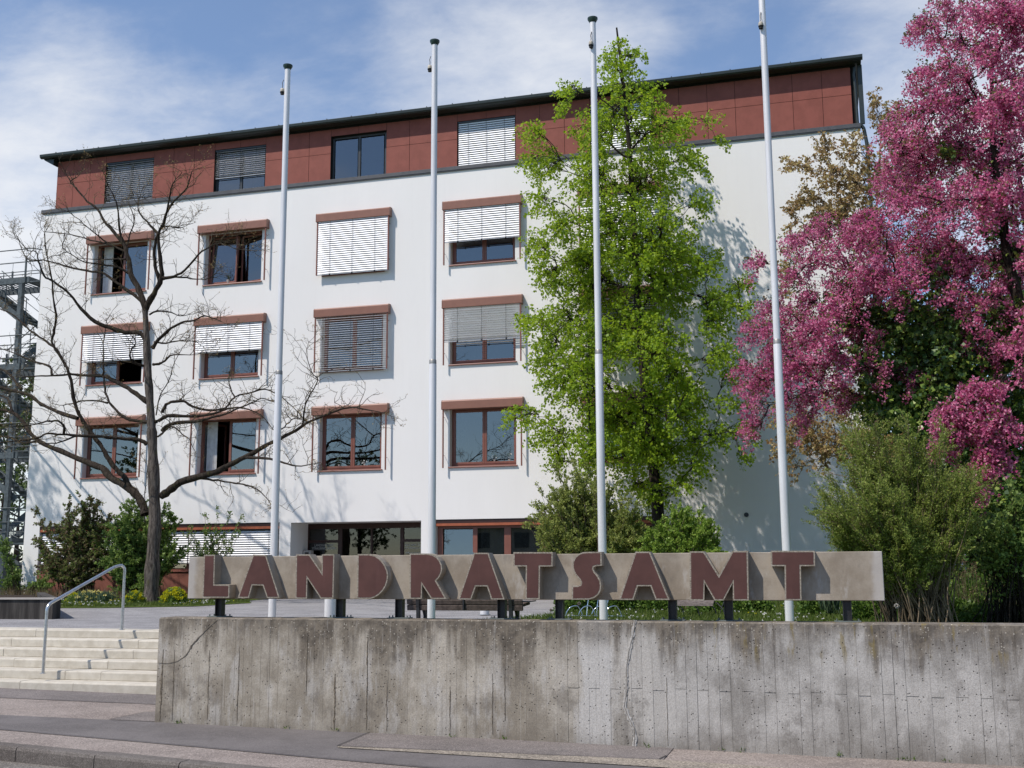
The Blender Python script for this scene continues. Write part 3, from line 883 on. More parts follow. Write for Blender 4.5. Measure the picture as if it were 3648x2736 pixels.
LET = [
 ('L', Z7_, [(1322, 277), (1393, 277), (1388, 469), (1487, 471), (1485, 556), (1312, 555)]),
 ('A', Z7_, [(1640, 276), (1724, 278), (1812, 557), (1730, 557), (1703, 477), (1635, 475), (1612, 557), (1540, 556)]),
 ('N', ZE_, [(172, 489), (325, 489), (461, 695), (463, 488), (604, 488), (592, 988), (450, 988), (300, 760), (295, 988), (165, 988)]),
 ('D', ZE_, [(866, 486), (1000, 487), (1060, 500), (1110, 533), (1150, 575), (1180, 622), (1200, 672), (1208, 725), (1202, 785), (1184, 842), (1152, 895), (1110, 940), (1062, 972), (1010, 989), (858, 989)]),
 ('R', ZE_, [(1452, 479), (1660, 479), (1715, 492), (1760, 520), (1792, 560), (1812, 605), (1817, 655), (1806, 705), (1782, 750), (1750, 785), (1865, 991), (1694, 991), (1591, 830), (1588, 990), (1451, 990)]),
 ('A', Z8_, [(860, 264), (953, 264), (1058, 567), (971, 567), (943, 482), (871, 482), (841, 567), (758, 567)]),
 ('T', Z8_, [(1115, 260), (1370, 260), (1368, 353), (1287, 353), (1285, 565), (1193, 565), (1195, 353), (1115, 353)]),
 ('S', Z8_, [(1592, 258), (1686, 258), (1687, 349), (1655, 350), (1636, 356), (1632, 368), (1642, 388), (1662, 412), (1678, 442), (1684, 475), (1680, 508), (1665, 536), (1640, 556), (1605, 567), (1493, 568), (1494, 478), (1530, 477), (1548, 471), (1553, 458), (1543, 438), (1520, 412), (1503, 382), (1497, 350), (1500, 318), (1515, 290), (1540, 270), (1565, 260)]),
 ('A', Z8_, [(1905, 257), (2000, 257), (2127, 569), (2037, 569), (2003, 481), (1921, 481), (1892, 569), (1800, 569)]),
 ('M', Z9_, [(45, 255), (138, 255), (235, 410), (322, 252), (422, 252), (428, 573), (325, 573), (325, 458), (266, 573), (206, 573), (142, 458), (140, 573), (47, 573)]),
 ('T', Z9_, [(570, 251), (857, 251), (858, 351), (766, 351), (770, 572), (662, 572), (660, 351), (572, 351)]),
]
LF = 12.19
for ch, fn, pts in LET:
    poly = []
    for q in pts:
        p = ats(*fn(*q), LF)
        poly.append((p.x, p.z))
    lt = thing('letter', None, None); lt.parent = sign
    mb = MB(); mb.prism(poly, 1, LF + 0.004, SY0 - 0.001)
    mb.build('letter_body', M['signc'], lt)
    mb = MB(); mb.prism(poly, 1, LF, LF + 0.0035)
    mb.build('rim', M['rim'], lt)
    mb = MB(); mb.prism(inset(poly, 0.0155), 1, LF - 0.002, LF + 0.0005)
    mb.build('letter_face', M['letter'], lt)
H = [(-.045, -.045), (.045, -.045), (.045, -.037), (.004, -.037), (.004, .037), (.045, .037), (.045, .045), (-.045, .045), (-.045, .037), (-.004, .037), (-.004, -.037), (-.045, -.037)]
Hs = [(b, a) for a, b in H]
hb = MB(); hb.prism(Hs, 2, 0.012, SZ0 - WT - 0.001)
hme = hb.mesh('sign_post', M['steel_dark'])
pb = MB(); pb.bbox(-.135, .135, -.075, .075, 0.0, 0.012, 0.002)
pme = pb.mesh('base_plate', M['plate'])
bb = MB()
for bx in (-.11, .11):
    for by in (-.05, .05):
        bb.tube([(bx, by, 0.011), (bx, by, 0.034)], 0.008, 6)
bme = bb.mesh('bolts', M['plate'])
for i, px in enumerate((474, 735, 863, 1084, 1209, 1453, 1574, 1830)):
    p = at(px, 1315, 12.40)
    o = link('sign_post', hme, sign, (p.x, 12.415, WT))
    link('base_plate', pme, o)
    link('bolt_set', bme, o)

# ================================================================== flagpoles
ptip = [(0.0, 8.85)]
def pole_parts():
    out = {}
    mb = MB(); mb.lathe([(0.064, 0), (0.064, 2.2), (0.0615, 4.33), (0.058, 4.345)], seg=28); me = mb.mesh('lower_tube', M['alu']); smooth_by_angle(me, 40); out['lower_tube'] = me
    mb = MB(); mb.lathe([(0.0605, 4.345), (0.0605, 4.405), (0.052, 4.42)], seg=28); me = mb.mesh('collar', M['alu_ring']); smooth_by_angle(me, 40); out['collar'] = me
    mb = MB(); mb.lathe([(0.0525, 4.40), (0.0515, 8.0), (0.0510, 9.985)], seg=28); me = mb.mesh('upper_tube', M['alu']); smooth_by_angle(me, 40); out['upper_tube'] = me
    mb = MB(); mb.lathe([(0.054, 9.985), (0.060, 10.0), (0.085, 10.045), (0.085, 10.07), (0.060, 10.082), (0.02, 10.088)], seg=28); me = mb.mesh('cap', M['capgreen']); smooth_by_angle(me, 35); out['cap'] = me
    return out
pp = pole_parts()
wm = MB(); wm.lathe([(0.018, -.055), (0.032, -.05), (0.034, -.02)], seg=14); wme_b = wm.mesh('weight_socket', M['black'])
wm = MB(); wm.lathe([(0.040, -.018), (0.042, -.002), (0.040, 0.0)], seg=14, m=0); wm.lathe([(0.036, 0.001), (0.040, 0.03), (0.032, 0.06), (0.012, 0.072)], seg=14, m=1)
wme = wm.mesh('halyard_weight', [M['black'], M['weight']]); smooth_by_angle(wme, 50)
cm = MB(); cm.tube([(0, 0, 0.07), (0.004, 0, 0.12), (-0.004, 0, 0.17), (0.01, 0.02, 0.24)], 0.006, 5); cme = cm.mesh('cord', M['black'])
PL = ['leftmost of four aluminium flagpoles, standing in front of the second window column', 'aluminium flagpole right of the glazed entrance, its grey weight hanging on its left side',
      'aluminium flagpole standing in front of the bright green linden tree', 'rightmost aluminium flagpole, rising beside the pink blossom with its top out of view']
for i, px in enumerate((-8.94, -6.13, -3.335, -0.572)):
    ph = {0: 9.97, 1: 10.05, 2: 10.06, 3: 10.06}[i]
    t = thing('flagpole', PL[i], 'flagpole', (px, 17.0, PZ), 'flagpoles behind the wall')
    t.scale = (1, 1, ph / 10.07)
    for nm, me in pp.items():
        link(nm, me, t)
    wa = {0: (-0.085, -0.02), 1: (-0.088, 0.0), 2: (-0.02, -0.075), 3: (-0.03, -0.075)}[i]
    w = link('halyard_weight', wme, t, (wa[0], wa[1], 9.56 if i < 3 else 9.50))
    link('weight_socket', wme_b, w); link('cord', cme, w)

# bollards
def bollard(x, y, r, h, label):
    t = thing('bollard', label, 'bollard', (x, y, PZ), 'grey metal bollards on the plaza')
    mb = MB(); mb.lathe([(r, 0), (r, h - 0.012), (r - 0.012, h)], seg=28); me = mb.mesh('post_body', M['alu']); smooth_by_angle(me, 40); link('post_body', me, t)
    mb = MB(); mb.lathe([(r + 0.03, 0), (r + 0.03, 0.01)], seg=28); link('base_plate', mb.mesh('base_plate', M['galv']), t)
bollard(at(713, 1333, 16.4).x, 16.4, 0.092, 0.92, 'thick grey bollard showing under the letter N of the sign')
bollard(at(1047, 1333, 23).x, 23.0, 0.10, 0.34, 'short grey bollard standing behind the dark wooden bench')

# ================================================================== OFFICE BUILDING
FY = 34.0
BL, BR = -27.86, 1.615
BZ = PZ - 0.05
CAPZ = 13.19
bld = thing('office_building', 'five-storey white rendered office building with a red-brown panelled top floor and external blinds', 'building', (0, 0, 0))
colx = [-25.80 + 4.64 * i for i in range(5)]
rowz = {1: 12.07, 2: 8.68, 3: 5.30}
sillz = {1: 9.88, 2: 6.50, 3: 3.13}
openings = []
for i, cx_ in enumerate(colx):
    for r_ in (1, 2, 3):
        openings.append((cx_ + 0.22, cx_ + 2.47, sillz[r_], rowz[r_] - 0.27, ('w', r_, i + 1)))
GB = [(-27.22, -17.70, PZ, 1.44, 'bandL'), (-17.28, -12.63, PZ, 1.42, 'entry'), (-12.13, -4.6, PZ, 1.44, 'bandR')]
allop = [o[:4] for o in openings] + [o[:4] for o in GB]
xs = sorted(set([BL, BR] + [v for o in allop for v in o[:2]]))
zs = sorted(set([BZ, CAPZ] + [v for o in allop for v in o[2:4]]))
mb = MB()
for a, b in zip(xs[:-1], xs[1:]):
    z0 = None
    for c_, d_ in zip(zs[:-1], zs[1:]):
        inside = any(o[0] - 1e-6 <= a and b <= o[1] + 1e-6 and o[2] - 1e-6 <= c_ and d_ <= o[3] + 1e-6 for o in allop)
        if not inside:
            mb.quad((a, FY, c_), (b, FY, c_), (b, FY, d_), (a, FY, d_))
# side and back walls, floor slabs stay inside
DEPTH = 15.0
mb.quad((BR, FY, BZ), (BR, FY + DEPTH, BZ), (BR, FY + DEPTH, CAPZ), (BR, FY, CAPZ))
mb.quad((BL, FY + DEPTH, BZ), (BL, FY, BZ), (BL, FY, CAPZ), (BL, FY + DEPTH, CAPZ))
mb.quad((BR, FY + DEPTH, BZ), (BL, FY + DEPTH, BZ), (BL, FY + DEPTH, CAPZ), (BR, FY + DEPTH, CAPZ))
# reveals
for x0, x1, z0, z1, _k in openings:
    d = 0.36
    mb.quad((x0, FY, z0), (x0, FY, z1), (x0, FY + d, z1), (x0, FY + d, z0))
    mb.quad((x1, FY, z0), (x1, FY + d, z0), (x1, FY + d, z1), (x1, FY, z1))
    mb.quad((x0, FY, z1), (x1, FY, z1), (x1, FY + d, z1), (x0, FY + d, z1))
    mb.quad((x0, FY, z0), (x0, FY + d, z0), (x1, FY + d, z0), (x1, FY, z0))
x0, x1, z0, z1, _k = GB[1]
d = 1.30
mb.quad((x0, FY, z0), (x0, FY, z1), (x0, FY + d, z1), (x0, FY + d, z0))
mb.quad((x1, FY, z0), (x1, FY + d, z0), (x1, FY + d, z1), (x1, FY, z1))
mb.quad((x0, FY, z1), (x1, FY, z1), (x1, FY + d, z1), (x0, FY + d, z1))
for k_ in (0, 2):
    x0, x1, z0, z1, _k = GB[k_]
    d = 0.35
    mb.quad((x0, FY, z0), (x0, FY, z1), (x0, FY + d, z1), (x0, FY + d, z0))
    mb.quad((x1, FY, z0), (x1, FY + d, z0), (x1, FY + d, z1), (x1, FY, z1))
    mb.quad((x0, FY, z1), (x1, FY, z1), (x1, FY + d, z1), (x0, FY + d, z1))
mb.build('facade_wall', M['plaster'], bld)
# rooms behind the glass
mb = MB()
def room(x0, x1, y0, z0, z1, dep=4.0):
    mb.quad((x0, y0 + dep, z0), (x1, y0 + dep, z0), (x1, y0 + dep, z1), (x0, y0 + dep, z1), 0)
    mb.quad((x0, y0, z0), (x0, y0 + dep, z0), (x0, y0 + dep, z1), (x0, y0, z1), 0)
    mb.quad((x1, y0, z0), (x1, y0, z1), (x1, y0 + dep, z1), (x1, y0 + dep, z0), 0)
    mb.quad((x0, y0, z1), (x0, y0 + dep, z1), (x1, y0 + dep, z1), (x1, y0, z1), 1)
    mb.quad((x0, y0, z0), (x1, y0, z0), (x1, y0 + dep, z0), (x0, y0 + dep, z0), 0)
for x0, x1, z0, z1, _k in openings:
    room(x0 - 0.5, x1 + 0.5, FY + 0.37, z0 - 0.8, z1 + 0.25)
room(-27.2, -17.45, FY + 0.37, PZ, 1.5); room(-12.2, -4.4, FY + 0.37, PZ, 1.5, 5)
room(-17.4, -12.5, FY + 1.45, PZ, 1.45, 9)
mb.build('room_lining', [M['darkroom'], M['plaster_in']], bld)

# meshes shared by the windows
WW, WH = 2.25, rowz[1] - 0.27 - sillz[1]
def frame_mesh(w, h, mat, t=0.065, dep=0.07, mull=0.05):
    mb = MB()
    mb.bbox(0, t, 0, dep, 0, h, 0.005); mb.bbox(w - t, w, 0, dep, 0, h, 0.005)
    mb.bbox(t, w - t, 0, dep, 0, t + 0.03, 0.005); mb.bbox(t, w - t, 0, dep, h - t, h, 0.005)
    mb.bbox(w / 2 - mull / 2, w / 2 + mull / 2, 0.002, dep - 0.002, t + 0.03, h - t, 0.005)
    return mb.mesh('window', mat)
def sash_mesh(w, h, mat, t=0.075, dep=0.06):
    mb = MB()
    mb.bbox(0, t, 0, dep, 0, h, 0.006); mb.bbox(w - t, w, 0, dep, 0, h, 0.006)
    mb.bbox(t, w - t, 0, dep, 0, t, 0.006); mb.bbox(t, w - t, 0, dep, h - t, h, 0.006)
    return mb.mesh('sash', mat)
def pane_mesh(w, h):
    mb = MB(); mb.box(0, w, 0, 0.006, 0, h)
    return mb.mesh('pane', M['glass'])
sw, sh = (WW - 0.13 - 0.05) / 2 + 0.028, WH - 0.095 - 0.065 + 0.02
FM = frame_mesh(WW, WH, M['frame']); SM = sash_mesh(sw, sh, M['frame']); PM = pane_mesh(sw - 0.14, sh - 0.14)
mb = MB(); mb.prism([(-0.115, -0.012), (-0.115, -0.034), (-0.105, -0.038), (-0.105, -0.022), (0.165, 0.012), (0.165, 0.02), (-0.11, 0.0)], 0, -0.04, WW + 0.04)
SILL = mb.mesh('sill', M['sill'])
def curtain_mesh(w, h, mat, amp=0.03, n=26):
    mb = MB(); rr = random.Random(int(w * 100))
    top = [(w * i / n, amp * math.sin(i * 1.9) + rr.uniform(-.008, .008)) for i in range(n + 1)]
    for (a, ya), (b, yb) in zip(top[:-1], top[1:]):
        mb.quad((a, ya, 0), (b, yb, 0), (b, yb * .7, h), (a, ya * .7, h))
        mb.quad((a, ya + .004, 0), (a, ya * .7 + .004, h), (b, yb * .7 + .004, h), (b, yb + .004, 0))
    return mb.mesh('curtain', mat)
CU = curtain_mesh(0.42, WH + 0.1, M['curtain_w']); CU2 = curtain_mesh(0.35, WH + 0.1, M['curtain'])
HB = MB(); BWD = 2.74
HB.prism([(0.0, -0.305), (-0.205, -0.305), (-0.22, -0.297), (-0.225, -0.05), (-0.205, -0.018), (-0.165, 0.0), (0.0, 0.012)], 0, 0.012, BWD - 0.012)
capp = [(0.0, -0.310), (-0.21, -0.310), (-0.228, -0.302), (-0.232, -0.048), (-0.210, -0.012), (-0.168, 0.006), (0.0, 0.018)]
HB.prism(capp, 0, 0.0, 0.011); HB.prism(capp, 0, BWD - 0.011, BWD)
HBM = HB.mesh('exterior_blind', M['box'])
rl = MB(); RLH = 1.93
rl.bbox(-0.006, 0.036, 0, 0.045, -RLH, 0, 0.003)
for zz in (-0.26, -RLH + 0.42):
    rl.tube([(0.014, 0.046, zz), (0.014, 0.11, zz - 0.008), (0.014, 0.17, zz - 0.012), (0.014, 0.178, zz - 0.012)], 0.009, 6)
    rl.box(-0.004, 0.032, 0.046, 0.056, zz - 0.02, zz + 0.02)
RLM = rl.mesh('guide_rail', M['frame'])
def slat_mesh(w, tilt, depth=0.078, mat=None):
    """curved 80 mm slat; tilt in degrees from horizontal, positive = outer edge down"""
    n = 5; mb = MB(); a = math.radians(tilt)
    up = []; lo = []
    for i in range(n + 1):
        u = (i / n - 0.5) * depth
        c = 0.006 * (1 - (2 * u / depth) ** 2)
        for lst, e in ((up, 0.0), (lo, -0.0018)):
            yy, zz = u, c + e
            lst.append((yy * math.cos(a) + zz * math.sin(a) * -1, yy * math.sin(a) + zz * math.cos(a)))
    prof = up + lo[::-1]
    mb.prism(prof, 0, 0, w)
    return mb.mesh('slat', mat or M['slat'])
SPC = 0.0765
def add_blind(parent, x0, x1, y, ztop, zbot, tilt, cache={}, inner_tapes=(0.18, 0.5, 0.82), labeltxt=None, slat_parent=None, clip=True):
    w = x1 - x0
    key = (round(w, 3), tilt)
    if key not in cache: cache[key] = slat_mesh(w, tilt)
    n = int((ztop - zbot) / SPC)
    r2 = random.Random(int(x0 * 10 + ztop * 100))
    for k in range(n):
        o = link('slat', cache[key], parent, (x0, y, ztop - (k + 0.5) * SPC))
        o.rotation_euler = (r2.uniform(-.035, .035), 0, 0)
    br = MB(); br.bbox(0, w, -0.012, 0.012, -0.028, 0.0, 0.004)
    link('bottom_rail', br.mesh('bottom_rail', M['railalu']), parent, (x0, y, ztop - n * SPC - 0.012))
    for t in inner_tapes:
        tp = MB(); tp.box(-0.005, 0.005, -0.042, -0.040, -n * SPC - 0.02, 0)
        link('ladder_tape', tp.mesh('ladder_tape', M['tape']), parent, (x0 + w * t, y, ztop))
        if clip:
            cl = MB(); cl.bbox(-0.02, 0.02, -0.03, 0.018, -0.04, 0.012, 0.004)
            link('rail_clip', cl.mesh('rail_clip', M['black']), parent, (x0 + w * t, y, ztop - n * SPC - 0.02))
BLD = {(1, 3): (0.0, 62), (1, 4): (10.60, 62), (1, 5): (0.0, 60), (2, 1): (7.34, 52), (2, 2): (7.40, 60), (2, 3): (0.0, 9), (2, 4): (7.25, -42), (2, 5): (0.0, 9)}
TILT = {(1, 2): (-5, -14), (1, 1): (78, 0), (3, 2): (72, 0), (2, 1): (0, -70)}
for x0, x1, z0, z1, (kk, r_, c_) in openings:
    wy = FY + 0.225
    w = link('window', FM, bld, (x0, wy, z0))
    link('sill', SILL, w, (0, -0.165, 0))
    t1, t2 = TILT.get((r_, c_), (0, 0))
    for s_, ang_ in ((0, t1), (1, t2)):
        ox = 0.065 - 0.004 if s_ == 0 else WW - 0.065 - sw + 0.004
        s = link('sash', SM, w, (ox, -0.012 if ang_ == 0 else 0.03, 0.095 - 0.01))
        p = link('pane', PM, w, (ox + 0.07, 0.012, 0.095 + 0.06))
        if ang_:
            if s_ == 0:
                R_ = Matrix.Rotation(math.radians(ang_), 4, 'Z') if ang_ > 0 else Matrix.Rotation(math.radians(ang_), 4, 'X')
                piv = Vector((ox, 0.03, 0.085))
            else:
                R_ = Matrix.Rotation(math.radians(ang_), 4, 'Z')
                piv = Vector((ox + sw, 0.03, 0.085))
            off = Vector((0, 0, 0)) if s_ == 0 else Vector((-sw, 0, 0))
            mloc = Matrix.Translation(piv) @ R_ @ Matrix.Translation(off)
            s.matrix_basis = mloc
            p.matrix_basis = mloc @ Matrix.Translation((0.07, 0.022, 0.07))
    if (r_, c_) in ((1, 1), (3, 2)):
        link('curtain', CU, w, (0.10, 0.22, 0.0))
    if (r_, c_) in ((3, 1), (3, 4), (2, 1)):
        link('curtain', CU2, w, (0.10, 0.25, 0.0))
    if (r_, c_) in ((3, 2),):
        link('curtain', CU2, w, (1.75, 0.25, 0.0))
    bx = colx[c_ - 1]
    hb_ = link('exterior_blind', HBM, bld, (bx, FY, rowz[r_]))
    for gx in (0.035, BWD - 0.065):
        link('guide_rail', RLM, hb_, (gx, -0.195, -0.285))
    if (r_, c_) in BLD:
        zb_, tl = BLD[(r_, c_)]
        zb_ = zb_ or (sillz[r_] - 0.02)
        add_blind(hb_, 0.07, BWD - 0.07, -0.165, -0.265, zb_ - rowz[r_], tl)

# window plants
def tuft(mb, c, n, h, r, seed, droop=0.6, m=0, w=0.012):
    rr = random.Random(seed)
    for i in range(n):
        a = rr.uniform(0, 6.283); l = h * rr.uniform(.5, 1.1); o = rr.uniform(.2, 1) * r
        d = Vector((math.cos(a), math.sin(a), 0)); s = Vector((-d.y, d.x, 0)) * w
        p0 = Vector(c); p1 = p0 + d * o * .5 + Vector((0, 0, l)); p2 = p0 + d * o * 1.2 + Vector((0, 0, l * (1 - droop * rr.random())))
        mb.add([p0 - s, p0 + s, p1 + s * .7, p1 - s * .7, p2], [(0, 1, 2, 3), (3, 2, 4)], m)
def pot_plant(name, label, x, z, n, h, r, seed, flower=False):
    t = thing(name, label, 'potted plant', (x, FY + 0.30, z))
    mb = MB(); mb.lathe([(0.055, 0), (0.075, 0.12)], seg=12); link('pot', mb.mesh('pot', M['signc']), t)
    mb = MB(); tuft(mb, (0, 0, 0.11), n, h, r, seed, w=0.009)
    link('foliage', mb.mesh('foliage', M['lf_iris']), t)
    if flower:
        mb = MB(); rr = random.Random(seed)
        for i in range(26):
            c = Vector((rr.uniform(-r, r), rr.uniform(-.08, .08), h * rr.uniform(.7, 1.3)))
            a = Vector((rr.uniform(-1, 1), rr.uniform(-1, 1), rr.uniform(-1, 1))).normalized() * .028; b = a.orthogonal()
            mb.add([c - a, c - b, c + a, c + b], [(0, 1, 2, 3)])
        link('blossom', mb.mesh('blossom', M['white']), t)
sx = lambda c: colx[c - 1] + 0.22
pot_plant('window_plant', 'spider plant behind the lower third column window, left pane', sx(3) + 0.62, sillz[3] + 0.10, 40, 0.24, 0.22, 3)
pot_plant('window_plant', 'white orchid behind the lower third column window, right pane', sx(3) + 1.55, sillz[3] + 0.10, 10, 0.18, 0.12, 4, True)
pot_plant('window_plant', 'pale flowering plant behind the lower fourth column window', sx(4) + 1.45, sillz[3] + 0.10, 40, 0.26, 0.28, 5, True)
pot_plant('window_plant', 'pale bushy plant at the right edge of the lower fourth column window', sx(4) + 1.95, sillz[3] + 0.10, 30, 0.24, 0.16, 6, True)
pot_plant('window_plant', 'small grassy plant behind the top second column window', sx(2) + 0.8, sillz[1] + 0.10, 30, 0.20, 0.16, 7)

# ---- parapet cap and red panelled top floor
mb = MB(); mb.bbox(BL - 0.14, BR + 0.03, FY - 0.055, FY + 0.16, CAPZ, CAPZ + 0.135, 0.008)
mb.box(BL - 0.10, BR + 0.01, FY - 0.04, FY + 0.12, CAPZ - 0.03, CAPZ - 0.001)
mb.build('parapet_cap', M['cap'], bld)
AY = FY + 0.10
PTOP, PBOT, PMID = 15.23, CAPZ + 0.13, 14.335
wins = [(-25.36, -23.31), (-20.77, -18.71), (-16.16, -14.06), (-11.46, -9.40), (-6.85, -4.79)]
WTOP = 14.965
edges = [-27.50, -26.77, -26.04, -25.36, None, -23.31, -22.47, -21.61, -20.77, None, -18.71, -17.86, -17.00, -16.16, None, -14.06, -13.20, -12.33, -11.46, None, -9.40, -8.56, -7.71, -6.85, None,
         -4.79, -3.90, -3.00, -2.12, -1.23, -0.34, 0.56, 1.43]
rr = random.Random(12)
pcache = {}
def panel(x0, x1, z0, z1):
    g = 0.006
    key = (round(x1 - x0, 2), round(z1 - z0, 2))
    w = x1 - x0 - 2 * g; h = z1 - z0 - 2 * g
    mb = MB(); mb.bbox(0, w, 0, 0.012, 0, h, 0.0015)
    link('cladding_panel', mb.mesh('cladding_panel', M['panel']), bld, (x0 + g, AY + rr.uniform(-.0012, .0012), z0 + g))
i = 0
while i < len(edges) - 1:
    a, b = edges[i], edges[i + 1]
    if a is not None and b is not None:
        panel(a, b, PBOT, PMID); panel(a, b, PMID, PTOP)
    i += 1
for a, b in wins:
    panel(a, (a + b) / 2, WTOP, PTOP); panel((a + b) / 2, b, WTOP, PTOP)
# substrate with window holes
mb = MB()
sy = AY + 0.016
ex = [-27.50] + [v for w_ in wins for v in w_] + [1.43]
for a, b in zip(ex[::2], ex[1::2]):
    mb.box(a + 0.002, b - 0.002, sy, sy + 0.22, PBOT - 0.02, PTOP + 0.05)
for a, b in wins:
    mb.box(a - 0.001, b + 0.001, sy + 0.001, sy + 0.22, WTOP - 0.002, PTOP + 0.05)
mb.box(1.432, 1.60, sy + 0.06, sy + 6, PBOT - 0.02, PTOP + 0.02)
mb.box(-27.50, -27.40, sy + 0.23, sy + 8, PBOT - 0.02, PTOP + 0.02)
mb.build('top_floor_substrate', M['gap'], bld)
AW = wins[0][1] - wins[0][0]; AH = WTOP - PBOT
AF = frame_mesh(2.05, AH - 0.01, M['dframe'], 0.07, 0.07, 0.09)
APM = pane_mesh(0.85, AH - 0.25)
add_b = {0: (13.46, 5), 1: (13.88, 5), 3: (13.36, 60), 4: (13.36, 60)}
for i, (a, b) in enumerate(wins):
    w = link('window', AF, bld, (a + 0.003, sy + 0.13, PBOT))
    for ox in (0.10, 1.09):
        link('pane', APM, w, (ox, 0.03, 0.13))
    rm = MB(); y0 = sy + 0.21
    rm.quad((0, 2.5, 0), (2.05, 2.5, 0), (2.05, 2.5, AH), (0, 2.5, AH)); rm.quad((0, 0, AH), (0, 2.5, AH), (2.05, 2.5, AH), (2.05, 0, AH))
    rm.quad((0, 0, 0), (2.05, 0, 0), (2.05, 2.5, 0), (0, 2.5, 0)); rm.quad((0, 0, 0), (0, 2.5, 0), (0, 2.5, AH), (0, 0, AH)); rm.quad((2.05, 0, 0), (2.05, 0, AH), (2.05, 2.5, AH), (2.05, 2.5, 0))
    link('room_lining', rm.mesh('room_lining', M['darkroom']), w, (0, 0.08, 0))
    if i in add_b:
        zb_, tl = add_b[i]
        hb_ = MB(); hb_.box(0.0, 2.03, -0.03, 0.03, -0.05, 0)
        h_ = link('exterior_blind', hb_.mesh('exterior_blind', M['dframe']), bld, (a + 0.012, sy + 0.045, WTOP - 0.004))
        add_blind(h_, 0.015, 2.015, 0, -0.05, zb_ - WTOP, tl, clip=False)
# ---- roof, soffit, gutter
RX0, RX1 = -28.02, 1.80
mb = MB()
mb.prism([(33.98, 15.285), (AY + 9, 15.285), (AY + 9, 16.0), (33.86, 15.45), (33.86, 15.32)], 0, RX0 + 0.10, RX1 - 0.04)
mb.build('roof', M['gutter'], bld)
mb = MB()
pr = [(33.84, 15.45), (33.70, 15.445), (33.69, 15.43), (33.70, 15.35), (33.735, 15.305), (33.79, 15.29), (33.845, 15.305)]
mb.prism(pr, 0, RX0, RX1)
mb.build('gutter', M['gutter'], bld)
bk = MB(); bk.bbox(-.015, .015, -.02, .03, 0, .035, .004); bkm = bk.mesh('gutter_bracket', M['gutter'])
x = RX0 + 0.7
while x < RX1 - 0.3:
    link('gutter_bracket', bkm, bld, (x, 33.72, 15.443)); x += 0.93
mb = MB(); mb.prism([(RX0 + 0.1, 15.35), (RX0 + 0.12, 15.25), (-27.52, 15.05), (-27.52, 15.29)], 1, AY + 0.02, AY + 8)
mb.prism([(RX0 + 0.02, 15.34), (RX0 + 0.12, 15.25), (-27.515, 15.03), (-27.505, 15.284)], 1, 33.86, AY + 0.015)
mb.build('verge_board', M['gutter'], bld)
mb = MB()
mb.bbox(1.64, 1.78, AY + 0.0, AY + 0.06, CAPZ + 0.15, 15.28, 0.01)
mb.tube([(1.56, AY - 0.02, 15.2), (1.52, AY - 0.02, 14.95), (1.545, AY - 0.02, 14.6), (1.56, AY - 0.02, CAPZ + 0.16)], 0.045, 12)
mb.build('verge_board', M['gutter'], bld)
mb = MB()
mb.tube(bend([(1.62, FY + 0.12, CAPZ + 0.14), (1.72, FY + 0.12, CAPZ + 0.10), (1.80, FY + 0.12, CAPZ - 0.5), (1.82, FY + 0.12, 9.0), (1.82, FY + 0.12, PZ)], 0.15), 0.055, 12)
mb.build('downpipe', M['gutter'], bld, True)
# small round vent low on the blank wall
p = ats(*Z9_(413, 18), FY)
mb = MB(); mb.tube([(p.x, FY - 0.03, p.z), (p.x, FY + 0.001, p.z)], 0.07, 16)
mb.build('vent', M['dframe'], bld)

# ---- ground floor: long band of windows with blinds at the left
x0, x1, z0, z1, _ = GB[0]
mb = MB()
mb.bbox(x0 + 0.002, x1 - 0.002, FY + 0.03, FY + 0.30, 1.315, 1.436, 0.004)
mb.build('blind_housing', M['brownframe'], bld)
mb = MB(); mb.bbox(x0 + 0.002, x1 - 0.002, FY + 0.02, FY + 0.08, 1.228, 1.312, 0.004)
mb.build('fascia_strip', M['orange'], bld)
mb = MB(); mb.bbox(x0 + 0.002, x1 - 0.002, FY + 0.005, FY + 0.30, PZ - 0.05, -0.20, 0.01)
mb.build('base_wall', M['redbase'], bld)
mb = MB(); mb.bbox(x0 + 0.002, x1 - 0.002, FY - 0.03, FY + 0.2, -0.197, -0.165, 0.006)
mb.build('sill', M['sill'], bld)
mb = MB()
n = 8
for i in range(n + 1):
    xx = x0 + (x1 - x0) * i / n
    mb.box(max(x0 + .003, xx - 0.04), min(x1 - .003, xx + 0.04), FY + 0.20, FY + 0.27, -0.163, 1.227)
mb.box(x0 + .003, x1 - .003, FY + 0.201, FY + 0.269, -0.163, -0.07)
wl_ = mb.build('window', M['frame'], bld)
for i in range(n):
    a = x0 + (x1 - x0) * i / n + 0.05; b = x0 + (x1 - x0) * (i + 1) / n - 0.05
    pm = MB(); pm.box(a, b, FY + 0.23, FY + 0.236, -0.07, 1.225)
    pm.build('pane', M['glass'], wl_)
hbm_ = MB(); hbm_.box(0, 9.4, -0.03, 0.03, 0, 0.04)
h_ = link('exterior_blind', hbm_.mesh('exterior_blind', M['dframe']), bld, (x0 + 0.05, FY + 0.11, 1.185))
add_blind(h_, 0.02, 3.12, 0, 0.0, -1.14, 50, clip=False)
add_blind(h_, 3.17, 5.95, 0, 0.0, -1.14, 50, clip=False)
add_blind(h_, 5.99, 9.38, 0, 0.0, -1.14, 50, inner_tapes=(0.06, 0.42, 0.9), clip=False)

